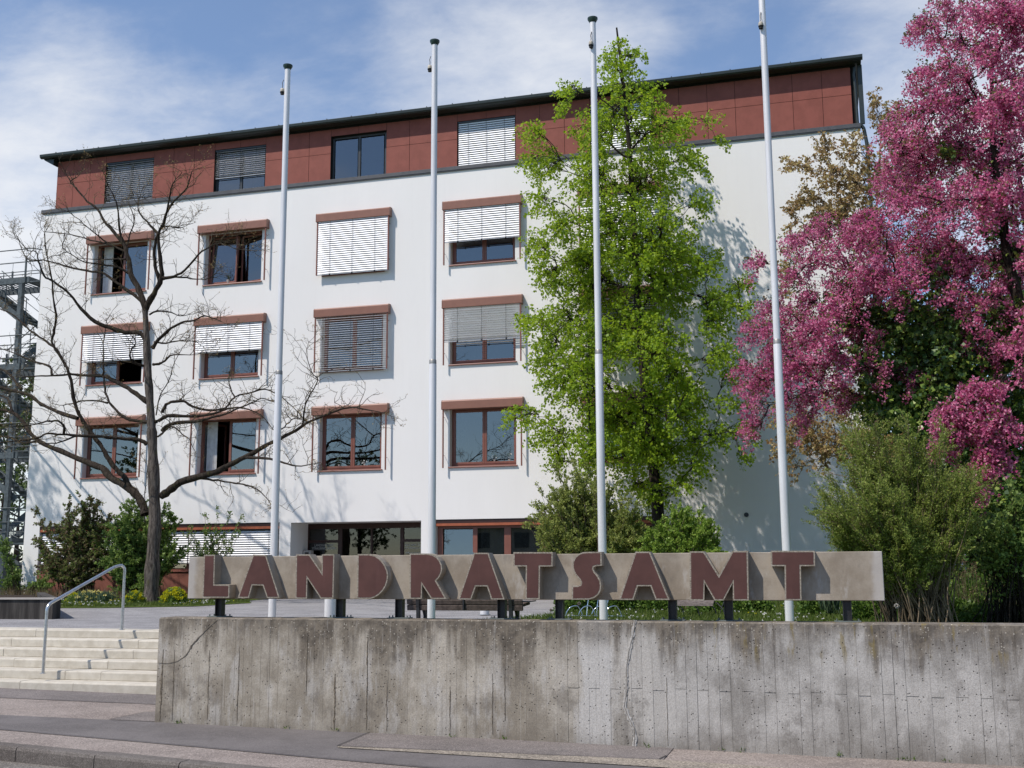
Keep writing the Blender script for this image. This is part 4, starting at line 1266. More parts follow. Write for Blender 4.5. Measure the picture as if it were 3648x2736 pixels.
# ---- glazed entrance in its recess
x0, x1, z0, z1, _ = GB[1]
EY = FY + 1.30
en = MB()
en.box(x0 + .002, x1 - .002, EY, EY + 0.10, 1.235, 1.418)
for a, b in ((x0 + .002, -17.245), (-16.145, -15.995), (-14.94, -14.875), (-13.86, -13.745), (-12.70, x1 - .002)):
    en.box(a, b, EY + 0.002, EY + 0.098, PZ, 1.234)
en.box(-17.244, -16.146, EY + 0.004, EY + 0.096, 0.77, 0.858)
en.box(-13.744, -12.701, EY + 0.004, EY + 0.096, 0.77, 0.858)
en.box(-15.994, -14.941, EY + 0.004, EY + 0.096, 0.02, 0.09)
en.box(-14.874, -13.861, EY + 0.004, EY + 0.096, 0.02, 0.09)
eo = en.build('entrance_frame', M['brownframe'], bld)
for a, b, c_, d_ in ((-17.24, -16.15, 0.86, 1.233), (-17.24, -16.15, PZ, 0.768), (-15.99, -14.945, PZ, 1.233), (-14.87, -13.865, PZ, 1.233), (-13.74, -12.705, 0.86, 1.233), (-13.74, -12.705, PZ, 0.768)):
    pm = MB(); pm.box(a, b, EY + 0.05, EY + 0.056, c_, d_)
    pm.build('pane', M['glass2'], eo)
lm = MB(); lm.box(-17.1, -12.9, EY + 4.5, EY + 4.6, PZ, -0.1); lm.box(-16.3, -15.2, EY + 3.0, EY + 3.1, -0.2, 0.9); lm.box(-15.0, -14.5, EY + 2.0, EY + 2.4, PZ, 1.4)
lm.build('lobby_partition', M['plaster_in'], bld)
def text(name, s, x, y, z, size, mat, parent, width=None):
    cu = bpy.data.curves.new(name, 'FONT')
    cu.body = s; cu.size = size; cu.extrude = 0.0008; cu.align_x = 'LEFT'
    cu.materials.append(mat)
    o = link(name, cu, parent, (x, y, z))
    o.rotation_euler = (math.pi / 2, 0, 0)
    bpy.context.view_layer.update()
    wd = o.dimensions.x
    me = bpy.data.meshes.new_from_object(o.evaluated_get(bpy.context.evaluated_depsgraph_get()))
    bpy.data.objects.remove(o)
    o = link(name, me, parent, (x, y, z))
    o.rotation_euler = (math.pi / 2, 0, 0)
    if width: o.scale = (width / max(0.01, wd), 1, 1)
    return o
M['lettering'] = simple('white_glass_lettering', (0.42, 0.44, 0.43), 0.6)
ty = EY + 0.045
text('lettering', 'LANDRATSAMT', -17.05, ty, 0.645, 0.115, M['lettering'], eo, 0.71)
text('lettering', 'STRAUBING-BOGEN', -17.145, ty, 0.54, 0.115, M['lettering'], eo, 0.91)
text('lettering', 'Staatl. anerk. Beratungsstelle', -13.715, ty, 0.640, 0.095, M['lettering'], eo, 0.98)
text('lettering', 'für Schwangerschaftsfragen', -13.707, ty, 0.540, 0.095, M['lettering'], eo, 0.98)
text('lettering', 'Öffnungszeiten', -13.68, ty, 0.375, 0.08, M['lettering'], eo, 0.60)
bx_ = thing('letter_box', 'small pale letter box on the left wall of the entrance recess', 'letter box', (x0 + 0.02, FY + 0.9, 0.15))
mb = MB(); mb.bbox(0, 0.30, 0, 0.22, 0, 0.36, 0.01); link('box_body', mb.mesh('box_body', M['signc']), bx_)
mb = MB(); mb.box(0.08, 0.22, -0.006, -0.0005, 0.24, 0.29); link('slot', mb.mesh('slot', M['black']), bx_)

# ---- right band of windows with curtains
x0, x1, z0, z1, _ = GB[2]
mb = MB(); mb.bbox(x0 + 0.002, x1 - 0.002, FY + 0.03, FY + 0.30, 1.315, 1.436, 0.004)
mb.build('blind_housing', M['brownframe'], bld)
mb = MB(); mb.bbox(x0 + 0.002, x1 - 0.002, FY + 0.02, FY + 0.08, 1.228, 1.312, 0.004)
mb.build('fascia_strip', M['orange'], bld)
mb = MB(); mb.bbox(x0 + 0.002, x1 - 0.002, FY + 0.005, FY + 0.30, PZ - 0.05, -0.40, 0.01)
mb.build('base_wall', M['redbase'], bld)
mb = MB()
fx = [x0 + .003, -11.95, -10.93, -10.78, -9.88, -9.66, -8.66, -8.45, -7.5, -7.3, -6.3, -6.1, -5.1, x1 - .003]
for i in range(0, len(fx), 2):
    mb.box(fx[i], fx[i + 1], FY + 0.19, FY + 0.27, -0.397, 1.227)
mb.box(x0 + .003, x1 - .003, FY + 0.191, FY + 0.269, 1.15, 1.2265)
mb.box(x0 + .003, x1 - .003, FY + 0.191, FY + 0.269, -0.396, -0.32)
wr_ = mb.build('window', M['frame'], bld)
for i in range(1, len(fx) - 1, 2):
    pm = MB(); pm.box(fx[i] - 0.01, fx[i + 1] + 0.01, FY + 0.23, FY + 0.236, -0.33, 1.16)
    pm.build('pane', M['glass'], wr_)
for a, b in ((-10.7, -8.5), (-8.4, -4.7)):
    link('curtain', curtain_mesh(b - a, 1.6, M['curtain_w'], 0.035, int((b - a) * 14)), wr_, (a, FY + 0.31, -0.4))
# light rotated sash reflecting the sky
mb = MB(); mb.box(0, 1.0, 0, 0.006, 0, 1.42)
o = link('pane', mb.mesh('pane', M['glass']), wr_, (-11.90, FY + 0.16, -0.30))
o.rotation_euler = (math.radians(-2.5), 0, 0)

# ================================================================== outside steel staircase left of the building
st = thing('fire_escape', 'galvanised steel outside staircase climbing the left end of the white building', 'staircase')
SX0_, SX1_ = -33.2, -28.35
lands = [(11.00, -31.25), (7.55, -31.0), (4.10, -31.0), (0.85, -32.5)]
y0, y1 = 35.4, 36.9
pc = MB(); pc.bbox(-0.09, 0.09, -0.09, 0.09, 0, 1.0, 0.006); pcm = pc.mesh('stair_post', M['stair'])
for px, py, top in ((-29.95, y0 + .1, 11.1), (-29.95, y1, 12.2), (-32.9, y0 + .1, 11.1), (-32.9, y1, 12.2)):
    o = link('stair_post', pcm, st, (px, py, PZ)); o.scale = (1, 1, top - PZ)
for li, (lz, lx) in enumerate(lands):
    mb = MB()
    mb.prism([(y0, 0), (y0 + .07, 0), (y0 + .07, .02), (y0 + .012, .02), (y0 + .012, .22), (y0 + .07, .22), (y0 + .07, .24), (y0, .24)], 0, SX0_, -29.62)
    mb.prism([(y1, 0), (y1 + .07, 0), (y1 + .07, .24), (y1, .24)], 0, SX0_, -28.35)
    mb.bbox(-29.60, -28.35, y0 + 0.02, y1, 0.0, 0.05, 0.005)
    mb.prism([(-29.62, 0), (-29.55, 0), (-29.55, .24), (-29.62, .24)], 1, y0, y1)
    for k in range(18):
        mb.box(SX0_ + k * 0.2, SX0_ + k * 0.2 + 0.03, y0 + 0.08, y1 - 0.01, 0.19, 0.225)
    mb.build('landing', M['stair'], st, loc=(0, 0, lz))
    # railing
    def rail_set(z, xa, xb, yy, name='railing'):
        mb = MB()
        for px in np.arange(xb, xa, -1.38):
            mb.bbox(px - .03, px + .03, yy - .03, yy + .03, z, z + 1.0, .004)
            mb.tube([(px, yy, z + 1.0), (px, yy, z + 1.36)], .008, 5)
        for hz in (0.45, 0.83):
            mb.tube([(xa, yy, z + hz), (xb + 0.9, yy, z + hz)], .018, 6)
        mb.tube([(xa, yy, z + 1.36), (xb + 0.25, yy, z + 1.36), (xb + 1.0, yy + 0.5, z + 1.30)], .022, 6)
        return mb.build(name, M['stair'], st)
    rail_set(lz, SX0_, -29.72, y0 - 0.02)
    rail_set(lz, SX0_, -28.9, y1 + 0.04)
    # flight below the landing
    if li < len(lands):
        zt, zb__ = lz - 0.05, (lands[li + 1][0] + 0.2 if li + 1 < len(lands) else PZ)
        zm = (zt + zb__) / 2
        for (xa, za, xb, zc_, yy, nm) in ((-31.9, zt, -29.7, zm, y0 + 0.25, 's'), (-29.7, zm, -31.9, zb__, y1 + 0.3, 's')):
            fl = MB()
            for oy in (0.0, 0.95):
                dx, dz = xb - xa, zc_ - za; L = math.hypot(dx, dz); nx, nz = -dz / L * 0.13, dx / L * 0.13
                fl.prism([(xa - nx, za - nz), (xb - nx, zc_ - nz), (xb + nx, zc_ + nz), (xa + nx, za + nz)], 1, yy + oy, yy + oy + 0.02)
                # hand rail of the flight
                fl.tube([(xa, yy + oy, za + 1.0), (xb, yy + oy, zc_ + 1.0)], .02, 6)
                fl.tube([(xa, yy + oy, za + 0.55), (xb, yy + oy, zc_ + 0.55)], .014, 6)
                for q in (0.05, 0.5, 0.95):
                    fl.tube([(xa + dx * q, yy + oy, za + dz * q), (xa + dx * q, yy + oy, za + dz * q + 1.0)], .018, 6)
            fl.build('stair_flight', M['stair'], st)
            tr = MB(); tr.bbox(-.13, .13, 0.022, .948, -.02, .02, .004); trm = tr.mesh('tread', M['stair'])
            n = max(3, int(abs(zc_ - za) / 0.175))
            for q in range(1, n):
                link('tread', trm, st, (xa + (xb - xa) * q / n, yy, za + (zc_ - za) * q / n))
# lamp post in front of the lowest landing
lp = thing('pillar_lamp', 'pale square pillar with a small lamp under the outside staircase', 'lamp', (-30.9, 34.6, PZ))
mb = MB(); mb.bbox(-.11, .11, -.11, .11, 0, 1.85, .01); link('pillar', mb.mesh('pillar', M['signc']), lp)
mb = MB(); mb.bbox(-.05, .36, -.14, .14, 1.86, 1.95, .02); link('lamp_hood', mb.mesh('lamp_hood', M['galv']), lp)

# low dark wing behind the shrubs on the right
wg = thing('rear_wing', 'dark low building wing with grey blinds half hidden behind the shrubs at the right', 'building')
mb = MB(); mb.box(1.9, 22, 38.0, 44, BZ, 3.2); mb.build('wing_wall', M['planter'], wg)
mb = MB(); mb.box(2.4, 4.6, 37.9, 37.98, -0.4, 1.9); mb.build('window', M['brownframe'], wg)
for k in range(22):
    pass
add_blind(wg, 2.5, 4.5, 37.84, 1.8, -0.3, 35, clip=False)
mb = MB(); mb.bbox(1.8, 22.1, 37.9, 44.1, 3.2, 3.4, 0.02); mb.build('roof', M['cap'], wg)

# ================================================================== PLANTS
def leaf_mesh(name, C, D, L, W, mat, rng, fold=0.25, flat=0.0):
    """one four-cornered folded blade per row: base C, direction D, length L, half width W"""
    N = len(C)
    D = D / np.maximum(1e-9, np.linalg.norm(D, axis=1, keepdims=True))
    U = rng.normal(size=(N, 3)); U[:, 2] += flat
    S = np.cross(D, U); S /= np.maximum(1e-9, np.linalg.norm(S, axis=1, keepdims=True))
    Nn = np.cross(S, D)
    L = np.broadcast_to(L, (N,)).reshape(-1, 1); W = np.broadcast_to(W, (N,)).reshape(-1, 1)
    base = C; tip = C + D * L - Nn * L * 0.12
    mid = C + D * L * 0.45
    l = mid + S * W + Nn * W * fold; r = mid - S * W + Nn * W * fold
    V = np.stack([base, l, tip, r], axis=1).reshape(-1, 3).astype(np.float32)
    me = bpy.data.meshes.new(name)
    me.vertices.add(4 * N); me.vertices.foreach_set('co', V.ravel())
    me.loops.add(4 * N); me.loops.foreach_set('vertex_index', np.arange(4 * N, dtype=np.int32))
    me.polygons.add(N)
    me.polygons.foreach_set('loop_start', np.arange(0, 4 * N, 4, dtype=np.int32))
    try: me.polygons.foreach_set('loop_total', np.full(N, 4, dtype=np.int32))
    except Exception: pass
    me.materials.append(mat)
    me.update(calc_edges=True); me.validate()
    return me
def tubes_mesh(name, T, mat, seg=4):
    """T: list of (points, radii, seg) joined to one mesh"""
    mb = MB()
    for t in T:
        mb.tube(t[0], t[1], t[2] if len(t) > 2 else seg, cap=False)
    return mb.mesh(name, mat, True)
def curve(p0, p1, sag, n=6, rr=random, wob=0.04):
    p0, p1 = Vector(p0), Vector(p1)
    L = (p1 - p0).length
    out = []
    for i in range(n + 1):
        t = i / n
        p = p0.lerp(p1, t) + Vector((0, 0, sag * L * 4 * t * (1 - t)))
        if 0 < i < n: p += Vector((rr.uniform(-1, 1), rr.uniform(-1, 1), rr.uniform(-1, 1))) * L * wob
        out.append(p)
    return out
def px_m(p):                       # metres per photo pixel (2212 wide) at a point
    return max(1.0, Vector(p).dot(_F)) / (F_PX / K)
def blobs3(lst, Y, yr, seed, sub=2, rs=0.8):
    rr = random.Random(seed); out = []
    for x, y, r in lst:
        for k in range(sub):
            yy = Y + rr.uniform(-1, 1) * yr * min(1.0, 0.35 + r / 110)
            c = at(x + rr.uniform(-.25, .25) * r, y + rr.uniform(-.25, .25) * r, yy)
            out.append((c, r * px_m(c) * rs))
    return out
def sample_shoots(blobs, dens, rng, power=2.0, shell=0.45, axis=None, up=0.3, spread=0.8, minc=2):
    P = []; D = []; B = []
    for bi, (c, r) in enumerate(blobs):
        n = max(minc, int(dens * r ** power))
        v = rng.normal(size=(n, 3)); v /= np.linalg.norm(v, axis=1, keepdims=True)
        rad = r * (rng.random(n) ** shell)[:, None]
        p = np.array(c) + v * rad
        o = v.copy()
        if axis is not None:
            ax = np.array([axis.x, axis.y]) if isinstance(axis, Vector) else np.array(axis)
            h = p[:, :2] - ax; h /= np.maximum(0.2, np.linalg.norm(h, axis=1, keepdims=True))
            o[:, :2] = o[:, :2] * 0.4 + h * 0.9
        o[:, 2] = o[:, 2] * 0.5 + up
        o += rng.normal(size=(n, 3)) * spread * 0.5
        o /= np.linalg.norm(o, axis=1, keepdims=True)
        P.append(p); D.append(o); B += [bi] * n
    return np.concatenate(P), np.concatenate(D), np.array(B)
def leaves_on(P, D, rng, per, length, lsize, lw, spread=0.9, droop=0.15, lvar=0.35, outdir=0.5, hang=0.0, jit=0.02):
    n = len(P)
    idx = np.repeat(np.arange(n), per)
    t = rng.random(len(idx))
    c = P[idx] + D[idx] * (t * length)[:, None]
    c[:, 2] -= droop * (t ** 2) * length
    c += rng.normal(size=c.shape) * jit
    d = D[idx] * outdir + rng.normal(size=c.shape) * spread
    d[:, 2] -= hang
    L = lsize * (1 - lvar + 2 * lvar * rng.random(len(idx)))
    return c, d, L, L * lw
def build_tree(name, label, cat, base, trunk, blobs, seed, leafmat, barkmat, dens=60, per=10, slen=0.3, lsize=0.07, lw=0.36, r0=0.15, group=None,
               limb_from=(0.3, 0.95), twig_frac=0.35, shell=0.45, up=0.3, hang=0.3, spread=0.9, limb_r=0.035, loc=None, droop=0.15, seg=7, flat=0.5, power=2.0, crown='crown', extra=None, twigmat=None, jit=0.02, minc=2):
    rng = np.random.default_rng(seed); rr = random.Random(seed)
    base = Vector(base)
    t = thing(name, label, cat, base, group)
    T = []
    tp = [Vector(p) for p in trunk]
    n = len(tp)
    rad = [r0 * (1 - 0.88 * (i / (n - 1)) ** 0.9) for i in range(n)]
    rad[0] *= 1.15
    T.append(([p - base for p in tp], rad, 10))
    def on_trunk(z):
        for a, b in zip(tp[:-1], tp[1:]):
            if a.z <= z <= b.z: return a.lerp(b, (z - a.z) / max(1e-6, b.z - a.z))
        return tp[-1] if z > tp[-1].z else tp[0]
    def rad_at(z):
        return r0 * (1 - 0.85 * min(1, max(0, (z - tp[0].z) / max(0.1, tp[-1].z - tp[0].z))))
    P, D, B = sample_shoots(blobs, dens, rng, shell=shell, axis=tp[n // 2], up=up, power=power, minc=minc)
    limbs = [None] * len(blobs)
    tc_ = [Vector((on_trunk(c[2]).x, on_trunk(c[2]).y, 0)) for c, r in blobs]
    order = sorted(range(len(blobs)), key=lambda q: (Vector((blobs[q][0][0], blobs[q][0][1], 0)) - tc_[q]).length + 0.25 * max(0, blobs[q][0][2] - tp[-1].z))
    done = []
    for bi in order:
        c, r = blobs[bi]; cv = Vector(c)
        hd = math.hypot(c[0] - tp[n // 2].x, c[1] - tp[n // 2].y)
        zlo = tp[0].z + (tp[-1].z - tp[0].z) * limb_from[0]; zhi = tp[0].z + (tp[-1].z - tp[0].z) * limb_from[1]
        zs_ = min(zhi, max(zlo, c[2] - hd * rr.uniform(0.25, 0.6) - r * 0.2))
        s = on_trunk(zs_)
        best = (s - cv).length * 1.0; par = None
        for q in done:
            pc = Vector(blobs[q][0])
            d_ = (pc - cv).length * 1.35 + max(0, pc.z - cv.z) * 0.6
            if d_ < best and (pc - cv).length > 0.15: best = d_; par = q
        rb = min(limb_r * (0.45 + r), rad_at(zs_) * 0.6 + 0.006)
        if par is not None:
            s = limbs[par][-2] + base; rb *= 0.62
        pts = curve(s - base, cv - base, rr.uniform(-.02, .10), 6, rr, 0.055)
        T.append((pts, [rb * (1 - 0.72 * i / 6) for i in range(7)], seg if rb > 0.02 else 5))
        limbs[bi] = pts
        done.append(bi)
    Bn = np.array([base.x, base.y, base.z])
    for i in range(len(P)):
        if rr.random() > twig_frac: continue
        l = limbs[B[i]]
        s = l[rr.choice([3, 4, 5, 6])]
        e = Vector(P[i] - Bn)
        e2 = e + Vector(D[i]) * slen
        mid = s.lerp(e, 0.5) + Vector((rr.uniform(-1, 1), rr.uniform(-1, 1), rr.uniform(-.5, 1))) * (e - s).length * 0.12
        T.append(([s, mid, e, e2 - Vector((0, 0, droop * slen))], [0.012, 0.009, 0.006, 0.002], 3))
    link('trunk', tubes_mesh('trunk', T, barkmat), t)
    c, d, L, W = leaves_on(P - Bn, D, rng, per, slen, lsize, lw, spread=spread, hang=hang, droop=droop, jit=jit)
    link(crown, leaf_mesh(crown, c, d, L, W, leafmat, rng, flat=flat), t)
    if extra: extra(t, P, D, B, Bn, rng, rr, limbs)
    return t

# ---------------- bright green linden in front of the facade
LB = [(1338, 95, 26), (1325, 135, 36), (1372, 125, 30), (1350, 175, 48), (1395, 210, 38), (1335, 240, 60), (1238, 185, 30), (1228, 225, 26), (1290, 285, 70), (1400, 290, 75), (1460, 270, 40), (1528, 262, 22), (1545, 300, 14),
      (1160, 285, 36), (1190, 345, 48), (1280, 375, 80), (1390, 390, 95), (1490, 350, 50), (1150, 345, 30), (1172, 425, 38), (1210, 480, 52), (1300, 490, 95), (1420, 500, 95), (1505, 440, 36), (1170, 530, 42),
      (1195, 590, 52), (1300, 610, 100), (1430, 620, 95), (1520, 570, 45), (1590, 620, 32), (1560, 650, 40), (1160, 690, 46), (1200, 745, 50), (1300, 750, 95), (1420, 750, 90), (1535, 700, 45), (1610, 670, 26),
      (1175, 790, 34), (1205, 835, 44), (1290, 850, 80), (1400, 870, 85), (1495, 840, 48), (1115, 905, 20), (1150, 895, 34), (1200, 930, 60), (1290, 950, 72), (1400, 960, 75), (1490, 945, 48), (1595, 940, 36), (1560, 870, 30),
      (1215, 995, 30), (1470, 1040, 36), (1420, 1080, 40), (1600, 980, 20), (1500, 1000, 36), (1530, 780, 30), (1370, 1040, 45), (1250, 800, 70), (1340, 900, 70), (1230, 690, 60), (1380, 700, 80), (1460, 800, 60), (1480, 900, 55), (1260, 560, 70), (1380, 560, 80), (1460, 560, 60), (1440, 980, 60), (1550, 760, 40), (1530, 650, 45), (1360, 990, 60), (1300, 1000, 40), (1570, 820, 30), (1545, 930, 40), (1400, 1060, 50)]
base = at(1424, 1300, 30.9); base.z = PZ
tr = [base] + [at(x, y, 30.9) for x, y in ((1424, 1180), (1420, 1080), (1405, 950), (1390, 800), (1375, 620), (1368, 450), (1358, 300), (1345, 170), (1332, 60))]
build_tree('linden_tree', 'bright green young-leaved linden tree in front of the white facade', 'tree', base, tr, blobs3(LB, 30.7, 2.0, 5, 4, 0.70), 31, M['lf_linden'], M['bark2'],
           dens=62, per=17, slen=0.36, lsize=0.082, lw=0.44, r0=0.22, limb_from=(0.12, 0.97), twig_frac=0.5, up=0.0, hang=0.55, droop=0.45, limb_r=0.035, flat=1.0, spread=0.8, jit=0.045)
# hanging bare twigs at the right
rr = random.Random(3)
# ---------------- far tree whose shadow falls on the left of the facade (stands left of the view)
bb_ = Vector((-33.5, 28.2, PZ))
fb = [(Vector((-33.5 + rr.uniform(-1.2, 1.2), 28.2 + rr.uniform(-1.2, 1.2), z)), 1.3 * (1 - (z - 8) / 14)) for z in (8.5, 9.5, 10.3, 11, 12, 13, 14, 15)]
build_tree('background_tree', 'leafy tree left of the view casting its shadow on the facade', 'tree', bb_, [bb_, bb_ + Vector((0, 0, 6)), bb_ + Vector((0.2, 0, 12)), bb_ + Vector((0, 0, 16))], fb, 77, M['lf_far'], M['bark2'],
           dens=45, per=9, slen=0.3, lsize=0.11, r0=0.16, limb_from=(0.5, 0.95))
# ---------------- trees behind the outside staircase and beyond the building
for i, (x, y, r, Y, lab) in enumerate([(25, 860, 120, 48, 'green tree seen through the outside staircase, nearest the facade corner'), (-90, 1000, 170, 52, 'dark tree beyond the outside staircase at the left edge of the picture'),
                                       (40, 1120, 130, 46, 'low green tree behind the foot of the outside staircase')]):
    c = at(x, y, Y); b = Vector((c.x, Y, PZ))
    bl = [(c + Vector((rr.uniform(-1, 1), rr.uniform(-1, 1), rr.uniform(-1, 1))) * r * px_m(c) * 0.8, r * px_m(c) * 0.55) for _ in range(9)]
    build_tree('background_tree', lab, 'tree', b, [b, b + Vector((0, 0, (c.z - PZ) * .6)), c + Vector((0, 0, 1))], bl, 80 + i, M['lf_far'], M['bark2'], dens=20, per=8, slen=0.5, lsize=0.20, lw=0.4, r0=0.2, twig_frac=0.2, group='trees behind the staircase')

# ---------------- bare tree on the left, limbs traced from the photograph and pushed to real depths
BY = 28.6
def A_(x, y): return (x * .4219, 560 + y * .4219)
def B_(x, y): return (x * .4219, 1200 + y * .4219)
def C_(x, y): return (600 + x * .4219, 1200 + y * .4219)
def D_(x, y): return (200 + x * .4219, 560 + y * .4219)
def S_(x, y): return (x, y)
LIMBS = [  # (function, points, r0 px, r1 px, depth at the tip in metres)
 (S_, [(536, 2152), (541, 2060), (546, 1960), (552, 1880), (551, 1812), (549, 1750), (545, 1630), (541, 1540), (538, 1490), (532, 1400), (527, 1320), (523, 1240), (520, 1165), (517, 1108)], 27, 10, 0.0),
 (A_, [(1225, 1300), (1205, 1200), (1160, 1090), (1110, 1000), (1095, 910), (1072, 830), (1050, 740), (955, 625), (880, 540), (822, 440), (740, 370), (640, 262), (598, 205), (650, 168)], 10, 1.2, 0.8),
 (A_, [(1050, 740), (1012, 620), (1000, 500), (990, 400), (960, 330), (900, 212)], 4, 1, -0.6),
 (A_, [(1060, 760), (1100, 650), (1137, 530), (1100, 420)], 3, 1, 1.2),
 (A_, [(1228, 1280), (1300, 1150), (1352, 1060), (1366, 990), (1352, 850), (1340, 650), (1380, 560), (1422, 440), (1500, 340), (1580, 255), (1622, 120)], 9, 1.2, -0.9),
 (A_, [(1352, 1050), (1320, 950), (1300, 830), (1320, 690), (1338, 650)], 6, 4, -0.3),
 (A_, [(1338, 650), (1270, 572), (1182, 482), (1160, 400), (1190, 330)], 4, 1, 0.6),
 (A_, [(1385, 560), (1410, 440), (1430, 330), (1460, 220), (1540, 130)], 3.5, 1, -1.3),
 (A_, [(1385, 590), (1440, 582), (1510, 600), (1585, 575)], 2, .8, 0.4),
 (S_, [(578, 990), (620, 985), (660, 962), (704, 907), (740, 883), (776, 862), (818, 840)], 4.5, 1, -1.6),
 (S_, [(738, 884), (776, 866), (810, 875), (844, 886), (900, 893)], 2, .8, -1.9),
 (S_, [(578, 995), (625, 988), (662, 990), (704, 995), (738, 993), (770, 974)], 3.5, .9, -0.6),
 (A_, [(1200, 1230), (1120, 1150), (1010, 1080), (880, 985), (780, 965), (620, 940), (500, 900), (360, 870), (250, 870), (182, 785), (160, 700)], 5, 1, 1.5),
 (A_, [(1110, 1000), (1000, 930), (850, 905), (700, 880), (600, 820), (530, 760), (545, 690)], 3.5, .9, -1.5),
 (A_, [(1060, 860), (950, 860), (780, 860), (660, 850)], 2.5, .8, 0.6),
 (A_, [(1070, 800), (900, 730), (760, 700), (640, 660), (500, 640), (370, 630)], 3.5, .9, 1.0),
 (A_, [(900, 720), (800, 640), (700, 560), (600, 470), (540, 450)], 2.2, .8, -1.2),
 (B_, [(1240, 45), (1190, -30), (1060, -37), (930, -76), (800, -130), (680, -240), (580, -370), (450, -470), (370, -520), (330, -640), (300, -720), (240, -730), (165, -810)], 8, 1, -1.8),
 (B_, [(1228, 1500), (1205, 1420), (1150, 1330), (1050, 1250), (940, 1190), (860, 1110), (760, 1070), (620, 1010), (500, 960), (370, 905), (300, 860), (240, 790), (180, 700), (100, 640), (-40, 600)], 13, 4, 2.3),
 (B_, [(1110, 1290), (1060, 1200), (980, 1120), (900, 1000), (840, 905), (760, 800), (700, 710), (650, 620), (610, 450), (590, 330), (545, 220), (470, 110), (440, 40), (460, -60), (475, -140), (455, -320), (430, -520), (390, -720), (375, -880)], 8, 1.2, -1.2),
 (B_, [(550, 250), (500, 130), (420, 60), (340, 0), (250, -60), (120, -180), (0, -240)], 4, 1.5, 1.6),
 (B_, [(1238, 545), (1150, 480), (1040, 410), (930, 355), (870, 330), (700, 325), (590, 320), (440, 326), (300, 332), (180, 340)], 8, 1.3, 1.9),
 (B_, [(440, 322), (420, 250), (330, 220), (220, 180), (100, 130), (-20, 90)], 4, 1, 2.2),
 (B_, [(1242, 905), (1180, 872), (1000, 856), (860, 842), (650, 832), (520, 825), (390, 818), (300, 860), (120, 880), (-20, 900)], 6, 1.5, -2.0),
 (B_, [(540, 822), (545, 770), (490, 712), (400, 716), (260, 745), (100, 760)], 4, 1, -1.4),
 (B_, [(650, 832), (560, 870), (470, 895), (380, 900)], 3, 1.5, -1.0),
 (B_, [(1320, 720), (1170, 712), (1070, 690), (980, 620), (905, 510), (880, 390), (872, 300), (872, 180), (880, 0), (900, -130)], 5.5, 1, 1.0),
 (B_, [(905, 560), (820, 540), (700, 540), (600, 565), (500, 575), (430, 560)], 3, .8, 1.7),
 (B_, [(660, 688), (530, 650), (400, 592), (330, 560), (272, 502), (150, 462), (-20, 425)], 6, 4, 1.8),
 (B_, [(1240, 250), (1120, 215), (1100, 120), (1150, 50), (1080, -40)], 4, 1, -1.6),
 (C_, [(-60, 1345), (0, 1305), (100, 1230), (250, 1182), (380, 1150), (500, 1090), (600, 1040), (720, 980), (850, 900), (950, 858), (1080, 790), (1200, 712), (1330, 660), (1450, 612), (1550, 598), (1650, 610), (1820, 645)], 12, 1, -2.4),
 (C_, [(270, 1192), (380, 1208), (480, 1222), (600, 1240), (690, 1262), (780, 1310), (862, 1412)], 4, 1, -0.8),
 (C_, [(640, 1020), (760, 1020), (900, 1040), (1000, 1072), (1120, 1092), (1270, 1060)], 5, 1, -3.0),
 (C_, [(1130, 755), (1140, 640), (1160, 560), (1200, 478), (1262, 368), (1205, 285), (1160, 150)], 3, .8, -2.4),
 (C_, [(940, 790), (1000, 740), (1060, 690), (1130, 700)], 2.5, 1, -2.9),
 (C_, [(-50, 795), (0, 745), (120, 722), (250, 712), (330, 688), (480, 652), (600, 600), (700, 560), (790, 520), (880, 545)], 6, 1, -1.8),
 (C_, [(-80, 710), (0, 668), (200, 672), (350, 655), (500, 610), (620, 600), (780, 660), (860, 750), (900, 800)], 5.5, 1, -0.6),
 (C_, [(-50, 640), (-20, 570), (40, 548), (130, 545), (210, 590), (350, 620), (480, 598), (560, 510), (700, 470), (800, 440), (890, 472), (960, 512), (1050, 592), (1130, 672)], 4.5, 1, 0.8),
 (C_, [(560, 510), (530, 440), (500, 360), (520, 300)], 2.5, .8, 1.0),
 (A_, [(1290, 1610), (1340, 1540), (1440, 1450), (1540, 1395), (1640, 1378), (1720, 1340), (1800, 1360), (1880, 1390)], 6, 1, -1.5),
 (A_, [(1300, 1560), (1400, 1572), (1470, 1556), (1600, 1552), (1700, 1560)], 3, .8, 0.5),
 (B_, [(1290, 232), (1370, 222), (1440, 160), (1560, 150), (1660, 152)], 4, .9, -0.9),
 (B_, [(1320, 660), (1350, 500), (1420, 380), (1480, 200), (1560, 60)], 2, .7, 0.9),
 (A_, [(1255, 1330), (1330, 1300), (1440, 1310), (1520, 1340), (1600, 1330)], 3, .8, 0.7),
 (B_, [(1335, 845), (1400, 785), (1460, 760), (1520, 810), (1590, 860), (1640, 960)], 3, .8, -1.0),
 (B_, [(1230, 1570), (1210, 1400), (1240, 1200), (1245, 1100)], 1.5, .7, -0.5),
 (B_, [(180, 440), (60, 300), (-60, 250)], 4, 2, 2.6), (B_, [(100, 640), (60, 520), (-60, 480)], 5, 2.5, 2.8),
 (B_, [(330, 870), (200, 900), (60, 840), (-50, 860)], 3.5, 1.5, 2.0),
]
b0 = ats(536, 2152, BY); b0.z = PZ + 0.02
org = Vector((b0.x, BY, PZ))
bt = thing('bare_tree', 'bare furrowed-bark tree with wide crooked limbs in the flower bed', 'tree', org)
rr = random.Random(99)
T1 = []; tips = []; SEGS = []
DEPTH_MAP = []
